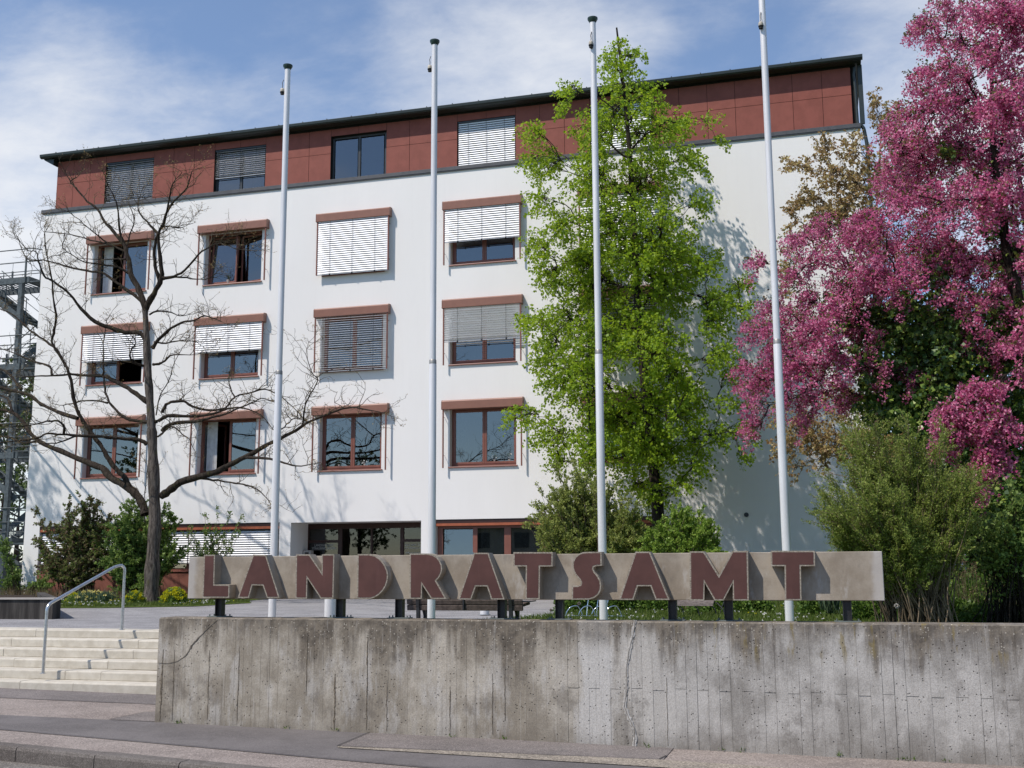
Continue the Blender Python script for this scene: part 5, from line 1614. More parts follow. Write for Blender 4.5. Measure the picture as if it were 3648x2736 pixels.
for fi, (fn, pts, ra, rb, dz) in enumerate(LIMBS):
    P = [fn(*p) for p in pts]
    # start depth: that of the nearest point already built
    if fi == 0: y_start = BY
    else:
        q = P[0]; y_start = min(DEPTH_MAP, key=lambda e: (e[0] - q[0]) ** 2 + (e[1] - q[1]) ** 2)[2]
    # subdivide smoothly (Catmull-Rom)
    Q = []
    n = len(P)
    for i in range(n - 1):
        p0, p1, p2, p3 = P[max(i - 1, 0)], P[i], P[i + 1], P[min(i + 2, n - 1)]
        for k in range(3):
            t = k / 3
            f = lambda a, b, c, d: 0.5 * ((2 * b) + (c - a) * t + (2 * a - 5 * b + 4 * c - d) * t * t + (3 * b - a - 3 * c + d) * t ** 3)
            Q.append((f(p0[0], p1[0], p2[0], p3[0]), f(p0[1], p1[1], p2[1], p3[1])))
    Q.append(P[-1])
    tot = sum(math.dist(a, b) for a, b in zip(Q[:-1], Q[1:])); acc = 0
    pts3 = []; rads = []
    for i, q in enumerate(Q):
        if i: acc += math.dist(Q[i - 1], q)
        t = acc / tot
        yy = y_start + (dz) * (t ** 1.2) if fi else BY
        jx = 0 if fi == 0 else rr.uniform(-1, 1) * 2.2
        p = ats(q[0] + jx, q[1] + jx * rr.uniform(-1, 1), yy)
        pts3.append(p - org)
        s = px_m(p) / K
        rads.append(max(0.008, (ra + (rb - ra) * t ** (0.85 if fi else 0.9)) * (1.25 if fi else 1.0) * s * (1 + rr.uniform(-.14, .14))))
        DEPTH_MAP.append((q[0], q[1], yy))
    if fi == 0:
        rads[0] *= 1.30; rads[1] *= 1.15
    T1.append((pts3, rads, 14 if fi == 0 else (8 if ra > 4 else 6)))
    SEGS.append((pts3, rads, tot))
# furrowed trunk: displace radially
mb = MB()
for p_, r_, sg in T1[:1]: mb.tube(p_, r_, sg, cap=False)
link('trunk', mb.mesh('trunk', M['bark'], True), bt)
for p_, r_, sg in T1[1:]:
    mb = MB(); mb.tube(p_, r_, sg, cap=False)
    link('limb', mb.mesh('limb', M['bark_limb'], True), bt)
# twigs
TW = []; BUD = []
def grow(p, d, L, r, lev):
    n = 4 if lev < 2 else 3
    pts = [p.copy()]; dd = d.copy()
    for i in range(n):
        dd = (dd + Vector((rr.gauss(0, .28), rr.gauss(0, .28), rr.gauss(0.05, .24)))).normalized()
        pts.append(pts[-1] + dd * L / n)
    TW.append((pts, [max(.0030, r * 1.3 * (1 - .65 * i / n)) for i in range(n + 1)], 3))
    if lev < 3:
        for i in range(1, n + 1):
            for s_ in range(1 if lev else 2):
                if rr.random() < (0.9, 0.75, 0.40)[lev]:
                    q = (dd + Vector((rr.gauss(0, .75), rr.gauss(0, .75), rr.gauss(.12, .6)))).normalized()
                    grow(pts[i], q, L * rr.uniform(.38, .62), r * .62, lev + 1)
    if rr.random() < 0.55:
        BUD.append((pts[-1], dd))
for p_, r_, tot in SEGS[1:]:
    n = len(p_)
    for i in range(2, n):
        if r_[i] > 0.06: continue
        for _k in range(rr.choice([0, 1, 1, 1])):
            d = (p_[i] - p_[i - 1]).normalized()
            q = (d * 0.7 + Vector((rr.gauss(0, .6), rr.gauss(0, .6), rr.gauss(.35, .55)))).normalized()
            grow(p_[i], q, rr.uniform(.3, .85), min(.010, r_[i] * .7), 1)
    d = (p_[-1] - p_[-2]).normalized()
    grow(p_[-1], d, rr.uniform(.4, .7), .007, 0)
link('twigs', tubes_mesh('twigs', TW, M['twig'], 3), bt)
rng = np.random.default_rng(5)
bp = np.array([list(b[0]) for b in BUD]); bd = np.array([list(b[1]) for b in BUD])
bi = np.repeat(np.arange(len(bp)), 2)
link('buds', leaf_mesh('buds', bp[bi] + rng.normal(size=(len(bi), 3)) * .012, bd[bi] + rng.normal(size=(len(bi), 3)) * .6, 0.035 * (0.6 + .8 * rng.random(len(bi))), 0.010, M['lf_maple'], rng), bt)
print('twigs', len(TW), 'buds', len(BUD))

# ---------------- pink crabapple at the right, ivy on its stem
PB = [(2055, 15, 42), (2130, 25, 55), (2195, 60, 60), (2010, 45, 16), (1995, 52, 10), (2075, 95, 34), (2150, 110, 55), (2060, 140, 30), (2030, 85, 18), (2090, 160, 40), (2025, 150, 22), (2200, 170, 50),
      (2000, 160, 20), (2020, 215, 40), (2090, 230, 65), (2180, 250, 75), (2000, 240, 25), (1960, 255, 26), (1990, 290, 45), (2060, 310, 70), (2160, 340, 80), (1935, 290, 30), (1950, 330, 34), (2000, 360, 60),
      (2100, 420, 80), (2190, 440, 75), (1930, 390, 30), (1960, 430, 45), (2030, 460, 65), (1880, 470, 24), (1840, 500, 34), (1780, 485, 30), (1745, 510, 22), (1720, 520, 14), (1800, 530, 34), (1900, 520, 50), (1970, 530, 55), (2060, 540, 60), (2160, 560, 62),
      (1760, 570, 30), (1830, 580, 45), (1900, 590, 45), (1720, 600, 18), (1650, 565, 12), (1665, 680, 34), (1700, 670, 30), (1760, 650, 36), (1820, 660, 36), (1640, 715, 22), (1690, 720, 34), (1750, 720, 40), (1800, 730, 40), (1860, 700, 30), (1900, 730, 22),
      (1615, 800, 22), (1640, 830, 32), (1680, 790, 36), (1730, 800, 40), (1780, 790, 34), (1830, 790, 28), (1880, 790, 20), (1650, 875, 24), (1700, 860, 26), (1750, 860, 22), (1820, 840, 24), (1640, 920, 14), (1750, 905, 14), (1855, 860, 18), (1700, 760, 34), (1730, 700, 34), (1790, 690, 34), (1845, 640, 34), (1870, 610, 40), (1930, 600, 40), (1990, 590, 44), (2040, 560, 44), (2100, 560, 44), (1660, 820, 26), (1770, 830, 30), (1810, 760, 28), (2050, 640, 26), (2180, 620, 40), (2200, 740, 26), (1960, 660, 20), (2170, 730, 24), (2110, 660, 26), (1920, 800, 14), (1980, 810, 14),
      (2080, 620, 30), (2150, 640, 34), (2120, 700, 30), (2100, 730, 26), (2085, 560, 40), (2195, 680, 26), (2160, 780, 16), (2010, 830, 14)]
PN = [(2110, 835, 30), (2130, 880, 38), (2080, 885, 32), (2050, 900, 22), (2155, 900, 30), (2180, 930, 26), (2060, 960, 18), (2110, 930, 36), (2090, 910, 30), (2030, 910, 16), (2135, 970, 28), (2040, 955, 10), (2160, 840, 18),
      (2130, 1000, 14), (2125, 1035, 14), (2145, 1010, 10), (2120, 1055, 9), (2160, 1000, 9)]
PR = [(2300, 80, 110), (2330, 300, 140), (2380, 550, 150), (2300, 760, 120), (2500, 300, 150), (2450, 800, 120)]
def blossoms(t, P, D, B, Bn, rng, rr, limbs):
    n = len(P)
    k = 4
    idx = np.repeat(np.arange(n), k)
    tt = rng.random(len(idx))
    c = P[idx] - Bn + D[idx] * (tt * 0.34)[:, None] + rng.normal(size=(len(idx), 3)) * 0.03
    c[:, 2] -= 0.22 * tt ** 1.5
    pet = 11
    j = np.repeat(np.arange(len(c)), pet)
    v = rng.normal(size=(len(j), 3)); v /= np.linalg.norm(v, axis=1, keepdims=True)
    rad = 0.056 * (0.7 + 0.6 * rng.random(len(c)))[j]
    big = np.where(c[j][:, 1] + Bn[1] < 20.0, 1.35, 1.0)
    rad = rad * big
    cc = c[j] + v * (rad * (0.5 + .5 * rng.random(len(j))))[:, None]
    link('blossoms', leaf_mesh('blossoms', cc, v + rng.normal(size=v.shape) * .7, 0.042 * big * (0.7 + .6 * rng.random(len(j))), 0.016 * big, M['lf_pink'], rng, fold=0.5), t)
CY = 21.0
pb = blobs3(PB, CY, 1.6, 11, 3, 0.80) + blobs3(PN, CY - 2.0, 0.4, 12, 2, 0.85) + blobs3(PR, CY, 2.0, 13, 1, 1.0)
cb = Vector((4.6, 21.5, PZ))
ct = [cb, Vector((4.4, 21.4, 0.5)), Vector((4.0, 21.3, 2.0)), Vector((3.7, 21.2, 3.6)), Vector((3.4, 21.1, 5.5)), Vector((3.3, 21.0, 7.5)), Vector((3.4, 21.0, 9.5))]
build_tree('crabapple_tree', 'large pink blossoming crabapple tree filling the right side', 'tree', cb, ct, pb, 41, M['lf_bronze'], M['bark2'], dens=140, per=7, slen=0.34, lsize=0.05, lw=0.4, r0=0.22,
           limb_from=(0.25, 0.98), twig_frac=0.16, up=0.1, hang=0.1, limb_r=0.04, extra=blossoms, shell=0.5, minc=5)
# ivy climbing through it
IV = [(1815, 655, 26), (1870, 700, 30), (1850, 770, 36), (1900, 740, 40), (1960, 800, 44), (2010, 760, 40), (2060, 820, 44), (1990, 860, 44), (1930, 900, 40), (1850, 640, 40), (1905, 690, 50), (1830, 690, 34), (1960, 640, 50), (2030, 590, 50), (1940, 720, 50), (2000, 700, 70), (2080, 760, 70), (1990, 780, 60), (1900, 800, 44), (1930, 850, 50), (2010, 850, 60), (2090, 850, 60), (2160, 780, 60), (2200, 860, 60), (1880, 870, 34),
      (2180, 960, 60), (2100, 960, 60), (2020, 930, 50), (2190, 1050, 60), (2120, 1060, 50), (1960, 900, 50), (2060, 330, 22), (2130, 380, 26), (1900, 620, 24), (2150, 480, 40), (2200, 560, 50), (2190, 700, 60), (2060, 680, 50), (2250, 900, 90), (2240, 1080, 90)]
ib = Vector((5.2, 22.6, PZ))
build_tree('ivy', 'dark glossy ivy mass climbing among the pink blossom branches', 'ivy', ib, [ib, Vector((4.6, 22.6, 1.5)), Vector((4.2, 22.5, 3.5)), Vector((4.0, 22.4, 6.5)), Vector((3.9, 22.4, 8))], blobs3(IV, 21.5, 1.0, 17, 3, 0.85), 43, M['lf_ivy'], M['bark2'],
           dens=210, per=9, slen=0.22, lsize=0.085, lw=0.48, r0=0.16, limb_from=(0.05, 0.98), twig_frac=0.08, up=-0.1, hang=0.5, flat=0.6, shell=0.6, crown='foliage')
# bronze-leaved maple behind
MBB = [(1790, 320, 26), (1850, 330, 34), (1900, 260, 28), (1940, 240, 20), (1930, 300, 36), (1960, 340, 40), (1745, 365, 22), (1715, 355, 12), (1800, 380, 40), (1860, 400, 50), (1760, 430, 34), (1810, 460, 45), (1900, 380, 50), (1870, 480, 50), (1730, 440, 22), (1720, 480, 18),
       (1950, 420, 45), (1770, 500, 34), (1710, 560, 20), (1700, 590, 16), (1900, 560, 45), (1720, 620, 20), (1740, 930, 40), (1700, 960, 30), (1800, 950, 45), (1860, 960, 45), (1770, 990, 30), (1920, 980, 50), (1690, 900, 24), (1980, 960, 50), (1720, 1010, 20), (1820, 870, 40), (1900, 900, 40), (1985, 400, 40), (1890, 220, 12)]
mbse = at(1905, 1280, 29.5); mbse.z = PZ
build_tree('maple_tree', 'sparse maple with small bronze-yellow leaves behind the pink blossom', 'tree', mbse, [mbse, at(1900, 1100, 29.5), at(1893, 900, 29.5), at(1888, 700, 29.5), at(1890, 500, 29.5), at(1900, 350, 29.5), at(1905, 250, 29.5)],
           blobs3(MBB, 28.6, 1.8, 19, 3, 0.95), 47, M['lf_maple'], M['stem'], dens=85, per=14, slen=0.28, lsize=0.08, lw=0.38, r0=0.10, limb_from=(0.05, 0.97), twig_frac=0.75, up=0.3, hang=0.4, limb_r=0.02, minc=4, jit=0.03)

# ---------------- shrubs
def shrub(name, label, base, tips, seed, mat, stemmat, n_stems, per_tip, lsize, lw, slen=0.35, group=None, spread=0.5, stem_r=0.012, side=6, droop=0.2, fin='foliage', flat=0.3, up=0.5):
    """many stems from the base to the crown outline; feathery side shoots with fine leaves. tips: list of (point, radius)"""
    rng = np.random.default_rng(seed); rr = random.Random(seed)
    base = Vector(base); t = thing(name, label, 'shrub', base, group)
    T = []; P = []; D = []
    w = np.array([r ** 2 for _, r in tips]); w = w / w.sum()
    ch = rng.choice(len(tips), size=n_stems, p=w)
    for k in ch:
        c, r = tips[k]
        v = Vector(rng.normal(size=3)).normalized() * r * rng.random() ** 0.5
        e = Vector(c) + v - base
        s = Vector((rr.gauss(0, .22), rr.gauss(0, .18), 0)) + Vector((e.x * .12, e.y * .12, 0))
        mid = Vector((s.x + (e.x - s.x) * .38, s.y + (e.y - s.y) * .38, e.z * .58)) + Vector((rr.gauss(0, .08), rr.gauss(0, .08), 0))
        n = 8; pts = []
        for i in range(n + 1):
            u = i / n
            pts.append((1 - u) ** 2 * s + 2 * u * (1 - u) * mid + u * u * e + (Vector((rr.gauss(0, .012), rr.gauss(0, .012), rr.gauss(0, .012))) if 0 < i else Vector((0, 0, 0))))
        T.append((pts, [stem_r * (1 - .8 * i / n) * rr.uniform(.8, 1.3) for i in range(n + 1)], 4))
        for j in range(side):
            u = rr.uniform(.38, 1.0) ** 0.8
            f = u * n; i0 = min(n - 1, int(f))
            p = pts[i0].lerp(pts[i0 + 1], f - i0)
            dd = (pts[i0 + 1] - pts[i0]).normalized()
            q = (dd * up + Vector((rr.gauss(0, spread), rr.gauss(0, spread), rr.gauss(.15, spread * .7)))).normalized()
            P.append(p); D.append(q)
            T.append(([p, p + q * slen * .5, p + q * slen - Vector((0, 0, droop * slen))], [.004, .003, .0015], 3))
    link('stems', tubes_mesh('stems', T, stemmat), t)
    P = np.array([list(p) for p in P]); D = np.array([list(p) for p in D])
    c, d, L, W = leaves_on(P, D, rng, per_tip, slen, lsize, lw, spread=.55, hang=0.0, droop=droop, outdir=0.8, jit=.018)
    link(fin, leaf_mesh(fin, c, d, L, W, mat, rng, flat=flat), t)
    return t
# feathery shrub right of the sign
TB = [(1840, 930, 14), (1900, 900, 12), (1960, 930, 12), (1990, 900, 8), (1775, 1060, 10), (1770, 1120, 10), (1860, 955, 26), (1900, 940, 30), (1850, 1000, 45), (1910, 1010, 55), (1970, 990, 45), (1810, 1030, 34), (1790, 1070, 24), (1830, 1090, 55), (1900, 1100, 65), (1980, 1080, 65), (2050, 1050, 50), (1800, 1130, 36), (1850, 1160, 50), (1930, 1180, 65), (2010, 1170, 65), (2080, 1130, 50),
      (2100, 1060, 36), (1950, 1235, 40), (1900, 1240, 30), (2020, 1200, 30), (1830, 1180, 34), (2020, 960, 26), (1880, 910, 16), (2040, 920, 14), (1785, 1100, 16)]
tb = blobs3(TB, 17.6, 0.9, 23, 2, 0.85)
bse = at(1985, 1336, 17.8); bse.z = PZ
shrub('feathery_shrub', 'large feathery light green shrub standing right of the sign end', bse, tb, 53, M['lf_tam'], M['stem'], 400, 56, 0.036, 0.21, 0.36, spread=.42, stem_r=.011, side=9, droop=.1, up=.9)
# shrubs behind the wall on the far right edge
TR = [(2150, 1150, 40), (2200, 1120, 60), (2190, 1200, 40), (2240, 1180, 60), (2110, 1150, 26)]
bse = at(2190, 1336, 18.4); bse.z = PZ
shrub('edge_shrub', 'dark tangled shrub at the lower right edge under the ivy', bse, blobs3(TR, 18.6, .7, 24, 2, .9), 54, M['lf_left'], M['bark2'], 110, 22, 0.055, 0.34, .3, side=7)
# centre shrub in front of the facade
CB1 = [(1250, 1040, 30), (1210, 1070, 36), (1290, 1060, 40), (1170, 1100, 24), (1230, 1110, 45), (1320, 1100, 45), (1370, 1090, 30), (1150, 1130, 14), (1190, 1150, 36), (1260, 1165, 50), (1340, 1160, 45), (1160, 1055, 12), (1280, 1015, 16), (1240, 1005, 12), (1380, 1140, 30), (1210, 1010, 10)]
bse = at(1275, 1305, 27.5); bse.z = PZ
shrub('olive_shrub', 'dome-shaped olive green shrub right of the entrance behind the sign letters', bse, blobs3(CB1, 27.5, 1.3, 25, 2, .9), 55, M['lf_shrub'], M['stem'], 300, 40, 0.052, 0.34, .30, side=8, up=.7)
CB2 = [(1430, 1140, 26), (1470, 1110, 26), (1500, 1130, 30), (1450, 1165, 34), (1520, 1160, 30), (1400, 1170, 24), (1540, 1150, 14), (1490, 1175, 34), (1465, 1095, 14), (1545, 1175, 14)]
bse = at(1470, 1305, 26.8); bse.z = PZ
shrub('bright_shrub', 'lower bright yellow-green shrub below the linden behind the second half of the sign', bse, blobs3(CB2, 26.8, .8, 26, 2, .9), 56, M['lf_bright'], M['stem'], 210, 40, 0.05, 0.36, .26, side=8, up=.7)
# left shrubs against the building
L1 = [(175, 1070, 12), (205, 1085, 22), (180, 1100, 24), (140, 1120, 24), (215, 1130, 34), (110, 1145, 20), (160, 1160, 40), (95, 1190, 18), (120, 1210, 28), (180, 1220, 45), (110, 1230, 16), (230, 1190, 34), (145, 1085, 9), (80, 1110, 7), (90, 1170, 12), (75, 1215, 10), (200, 1060, 9), (250, 1100, 10), (240, 1085, 7)]
bse = at(165, 1296, 32.6); bse.z = PZ
shrub('brown_shrub', 'purple-brown shrub at the left corner of the white building', bse, blobs3(L1, 32.4, .7, 27, 2, .9), 57, M['lf_brown'], M['bark2'], 190, 26, 0.075, 0.38, .30, side=7, up=.7)
L2 = [(275, 1080, 22), (300, 1100, 30), (265, 1120, 34), (320, 1130, 34), (350, 1110, 24), (380, 1120, 18), (290, 1160, 50), (350, 1170, 34), (390, 1150, 18), (250, 1200, 45), (310, 1215, 50), (370, 1210, 30), (400, 1190, 12), (240, 1150, 20), (330, 1260, 30), (275, 1255, 34)]
bse = at(300, 1296, 31.8); bse.z = PZ
shrub('green_shrub', 'green arching shrub between the brown shrub and the bare tree', bse, blobs3(L2, 31.6, .8, 28, 2, .9), 58, M['lf_left'], M['bark2'], 240, 30, 0.065, 0.38, .30, side=7, up=.7)
L3 = [(440, 1110, 8), (455, 1140, 12), (470, 1105, 8), (470, 1150, 14), (495, 1110, 8), (520, 1120, 8), (505, 1160, 12), (540, 1140, 8), (430, 1170, 16), (455, 1185, 16), (490, 1185, 12), (555, 1120, 5), (410, 1150, 12)]
bse = at(462, 1296, 32.4); bse.z = PZ
shrub('wispy_shrub', 'thin upright shrub with sparse shoots in front of the ground floor blinds', bse, blobs3(L3, 32.2, .4, 29, 2, 1.0), 59, M['lf_left'], M['stem'], 44, 10, 0.06, 0.36, .22, side=6, up=1.0)
L4 = [(95, 1265, 12), (110, 1270, 12), (15, 1250, 20), (20, 1220, 14), (40, 1275, 12), (5, 1170, 14)]
bse = at(40, 1297, 33); bse.z = PZ
shrub('low_shrub', 'small green shrubs at the foot of the building corner by the staircase', bse, blobs3(L4, 33.2, .2, 30, 1, 1.0), 60, M['lf_left'], M['bark2'], 60, 16, 0.07, 0.38, .22, side=6)

# ---------------- low planting
def clump(name, label, cat, c, rx, ry, h, n, mat, seed, lsize=0.06, lw=0.4, group=None, top=None, topn=0, tops=0.03, stemmat=None, upright=False, petals=5, topr=0.03):
    rng = np.random.default_rng(seed); rr = random.Random(seed)
    c = Vector(c); t = thing(name, label, cat, c, group)
    T = []
    ns = max(6, n // 18)
    for i in range(ns):
        a = rr.uniform(0, 6.283); q = rr.random() ** .5
        e = Vector((math.cos(a) * rx * q, math.sin(a) * ry * q, h * (1 - .45 * q * q) * rr.uniform(.7, 1)))
        T.append(([Vector((e.x * .5, e.y * .5, 0)), Vector((e.x * .8, e.y * .8, e.z * .5)), e], [.006, .005, .003], 3))
    link('stems', tubes_mesh('stems', T, stemmat or M['lf_low']), t)
    v = rng.normal(size=(n, 3)); v[:, 2] = np.abs(v[:, 2]); v /= np.linalg.norm(v, axis=1, keepdims=True)
    r = rng.random(n) ** .4
    C = v * r[:, None] * np.array([rx, ry, h])
    C *= (1 + 0.18 * np.sin(v[:, :1] * 7 + seed) * np.cos(v[:, 1:2] * 6))
    d = v + rng.normal(size=v.shape) * .6
    if upright: d = np.array([0, 0, 1.3]) + rng.normal(size=v.shape) * .25; C[:, 2] *= .4
    link('foliage', leaf_mesh('foliage', C, d, lsize * (.7 + .6 * rng.random(n)), lsize * lw, mat, rng), t)
    if top is not None:
        v = rng.normal(size=(topn, 3)); v[:, 2] = np.abs(v[:, 2]) + .25; v /= np.linalg.norm(v, axis=1, keepdims=True)
        cc = v * np.array([rx, ry, h]) * 1.02
        j = np.repeat(np.arange(topn), petals)
        vv = rng.normal(size=(len(j), 3)); vv[:, 2] = np.abs(vv[:, 2]); vv /= np.linalg.norm(vv, axis=1, keepdims=True)
        link('flower_heads', leaf_mesh('flower_heads', cc[j] + vv * topr * .4, vv + rng.normal(size=vv.shape) * .3, tops, tops * .4, top, rng), t)
    return t
def gp(x, y, Y=None):
    r = at(x, y, 1.0)
    if Y is None: p = r * (PZ / r.z)
    else: p = at(x, y, Y)
    p.z = PZ; return p
def sc(p, px): return px * px_m(p)
p = gp(376, 1300, 27.6); clump('spurge', 'round clump of yellow-green spurge right of the bare trunk', 'flowering plant', p, sc(p, 27), .4, sc(p, 34), 2600, M['lf_left'], 61, .06, .3, 'spurge clumps beside the tree', M['yellow'], 150, .045, petals=9, topr=.05)
p = gp(290, 1300, 27.9); clump('spurge', 'smaller clump of yellow-green spurge left of the bare trunk', 'flowering plant', p, sc(p, 19), .35, sc(p, 26), 1500, M['lf_left'], 62, .06, .3, 'spurge clumps beside the tree', M['yellow'], 70, .04, petals=9, topr=.05)
p = gp(190, 1304, 27.8)
rr = random.Random(5)
DL = ['pale daffodils left of the flower group under the green shrub', 'pale daffodils in the middle of the flower group under the green shrub', 'pale daffodils nearest the yellow spurge']
for i, (x, lab) in enumerate(((185, DL[0]), (205, DL[1]), (228, DL[2]))):
    p = gp(x, 1300, 28.2); clump('daffodils', lab, 'flowering plant', p, .28, .3, .34, 260, M['lf_iris'], 63 + i, .26, .06, 'daffodils under the green shrub', M['paleyellow'], 16, .055, upright=True, petals=6, topr=.03)
p = gp(160, 1300, 28.4); clump('yellow_flowers', 'small bright yellow flowers left of the daffodils', 'flowering plant', p, .22, .25, .28, 200, M['lf_left'], 67, .10, .2, None, M['yellow'], 26, .045, petals=6)
for i, (x, y, Y, rx, h, nn, lab) in enumerate([(1250, 0, 24.6, .55, .62, 2600, 'round low green bush behind the first sign letters S and A'), (1335, 0, 24.8, .45, .58, 2000, 'dark green perennial clump left of the slatted bench seat'),
        (1420, 0, 25.0, .6, .5, 2400, 'green perennial clump behind the slatted bench seat'), (1560, 0, 24.4, .7, .52, 3200, 'wide leafy bush between the slatted bench and the M of the sign'), (1625, 0, 24.8, .45, .5, 1800, 'leafy bush right of the M post'),
        (1760, 0, 23.5, .35, .36, 1400, 'low green plants beside the last sign post'), (1880, 0, 21.5, .45, .42, 2000, 'leafy clump right of the last sign post'), (2060, 0, 19.8, .6, .45, 2000, 'mixed green perennials right of the feathery shrub'),
        (2150, 0, 19.2, .6, .38, 2000, 'pale variegated ground ivy clump at the wall top, right edge'), (2110, 0, 21.5, .9, .9, 2400, 'tall green perennials with dry heads behind the right end of the wall')]):
    p = at(x, 1300, Y); p.z = PZ
    clump('perennial_clump', lab, 'plant', p, rx, rx * .8, h, nn, M['lf_low'], 70 + i, .075, .36, 'green clumps behind the wall')
for i, x in enumerate((1785, 1800)):
    p = at(x, 1300, 23.3); p.z = PZ
    clump('iris_leaves', ['grey-green sword leaves left of the last sign post', 'grey-green sword leaves touching the last sign post'][i], 'plant', p, .16, .16, .5, 60, M['lf_iris'], 90 + i, .62, .035, 'sword-leaved plants', upright=True)
for i, (x, lab) in enumerate(((1674, 'red tulip left of the rightmost flagpole foot'), (1690, 'red tulip hidden partly by the rightmost flagpole'), (1722, 'red tulip right of the rightmost flagpole foot'))):
    p = at(x, 1300, 24.0); p.z = PZ
    t = thing('tulip', lab, 'flower', p, 'red tulips')
    mb = MB(); mb.tube([(0, 0, 0), (.01, 0, .25), (0, .01, .42)], .006, 5); link('stem', mb.mesh('stem', M['lf_low']), t)
    mb = MB(); mb.lathe([(.012, 0), (.034, .02), (.036, .045), (.026, .075), (.010, .08)], (0, .01, .42), 8); link('blossom', mb.mesh('blossom', M['red']), t)
# dry flower heads at the right
rng = np.random.default_rng(6)
t = thing('dry_seed_heads', 'faded pinkish-brown seed heads standing among the shrubs at the lower right', 'plant', at(2120, 1300, 20.6) * 1.0)
oo = t.location.copy(); T = []; C = []
for i in range(110):
    x = rng.uniform(2010, 2225); y = rng.uniform(1205, 1290); Y = rng.uniform(20, 21.4)
    p = at(x, y, Y); b = Vector((p.x + rng.normal() * .05, p.y, PZ))
    T.append(([b - oo, (b.lerp(p, .5)) - oo, p - oo], [.004, .003, .002], 3))
    for k in range(16): C.append(list(p - oo + Vector(rng.normal(size=3)) * .03))
link('stems', tubes_mesh('stems', T, M['stem']), t)
C = np.array(C); link('seed_heads', leaf_mesh('seed_heads', C, rng.normal(size=C.shape), .03, .008, M['dry'], rng), t)
# dandelion clocks near the wall
for i, (x, y, Y, r_) in enumerate(((1937, 1309, 17.2, .038), (1251, 1304, 22.6, .04), (1190, 1318, 22.0, .03))):
    p = at(x, y, Y)
    t = thing('dandelion_clock', ['large round dandelion clock at the foot of the feathery shrub', 'dandelion clock in the lawn beside the third flagpole', 'dandelion clock in the grass beside the bicycle stand'][i], 'flower', (p.x, p.y, PZ), 'dandelion clocks')
    mb = MB(); mb.tube([(0, 0, 0), (.01, 0, (p.z - PZ) * .5), (0, 0, p.z - PZ - r_)], .004, 5); link('stem', mb.mesh('stem', M['lf_low']), t)
    v = rng.normal(size=(140, 3)); v /= np.linalg.norm(v, axis=1, keepdims=True)
    link('seed_head', leaf_mesh('seed_head', v * r_ * .3 + np.array([0, 0, p.z - PZ]), v, r_ * .8, r_ * .2, M['signc'], rng), t)
# grass, daisies and dandelions (nobody could count them)
def inside(x, y, poly):
    n = len(poly); r = np.zeros(len(x), bool); j = n - 1
    for i in range(n):
        xi, yi = poly[i]; xj, yj = poly[j]
        c = ((yi > y) != (yj > y)) & (x < (xj - xi) * (y - yi) / (yj - yi + 1e-12) + xi)
        r ^= c; j = i
    return r
LAWN = [(-6.7, 12.6), (-6.35, 19), (-5.6, 22.5), (-5.1, 28), (-4.8, 33.9), (8, 33.9), (8, 12.6)]
BED = [(-24, 25.3), (-19.5, 25.25), (-18.2, 25.6), (-16.4, 26.8), (-16.2, 29.5), (-17.4, 31.5), (-17.6, 33.9), (-28, 33.9), (-28, 26)]
def scatter(name, poly, n, mat, L, w, seed, z0=0.0, up=1.4, sp=.5, ylim=None, kindtxt='grass'):
    rng = np.random.default_rng(seed)
    xs_ = [p[0] for p in poly]; ys_ = [p[1] for p in poly]
    x = rng.uniform(min(xs_), max(xs_), n * 2); y = rng.uniform(ylim[0] if ylim else min(ys_), ylim[1] if ylim else max(ys_), n * 2)
    k = inside(x, y, poly); x = x[k][:n]; y = y[k][:n]
    C = np.stack([x, y, np.full(len(x), PZ + z0)], 1)
    d = rng.normal(size=C.shape) * sp + np.array([0, 0, up])
    o = link(name, leaf_mesh(name, C, d, L * (.5 + rng.random(len(x))), w, mat, rng, fold=.1))
    return tag(o, kindtxt, 'grass', kind='stuff')
scatter('grass', LAWN, 60000, M['grassblade'], .085, .006, 1, ylim=(19.5, 31), kindtxt='short lawn grass behind the retaining wall at the right')
scatter('grass', BED, 34000, M['grassblade'], .085, .006, 2, ylim=(25.2, 31), kindtxt='lawn grass around the bare tree at the left')
def flowers(name, poly, n, mat, seed, ylim, lab, h=.07, s=.028, pet=5):
    rng = np.random.default_rng(seed)
    xs_ = [p[0] for p in poly]
    x = rng.uniform(min(xs_), max(xs_), n * 2); y = rng.uniform(*ylim, n * 2)
    # patchy
    k = inside(x, y, poly) & (np.sin(x * 2.1 + seed) + np.cos(y * 1.7 + x) + rng.normal(size=len(x)) * .7 > 0.2)
    x = x[k][:n]; y = y[k][:n]
    C = np.stack([x, y, PZ + h * (.6 + .8 * rng.random(len(x)))], 1)
    j = np.repeat(np.arange(len(C)), pet)
    v = rng.normal(size=(len(j), 3)); v[:, 2] *= .5; v[:, 1] -= .2; v /= np.linalg.norm(v, axis=1, keepdims=True)
    o = link(name, leaf_mesh(name, C[j], v, s, s * .45, mat, rng, flat=1.2))
    return tag(o, lab, 'flowers', kind='stuff')
flowers('daisies', LAWN, 420, M['white'], 3, (19.5, 28), 'white daisies scattered in the right lawn')
flowers('dandelions', LAWN, 60, M['yellow'], 4, (19.5, 28), 'yellow dandelions scattered in the right lawn')
flowers('daisies', BED, 420, M['white'], 5, (25.2, 29), 'white daisies scattered in the lawn under the bare tree')
flowers('dandelions', BED, 160, M['yellow'], 6, (25.2, 29), 'yellow dandelions scattered under the bare tree')
DG = [(-24, 30), (-19, 31), (-19, 33.9), (-28, 33.9), (-28, 29)]
scatter('dry_grass', DG, 2500, M['dry'], .35, .006, 7, sp=.35, kindtxt='dry tan grasses at the foot of the building corner')

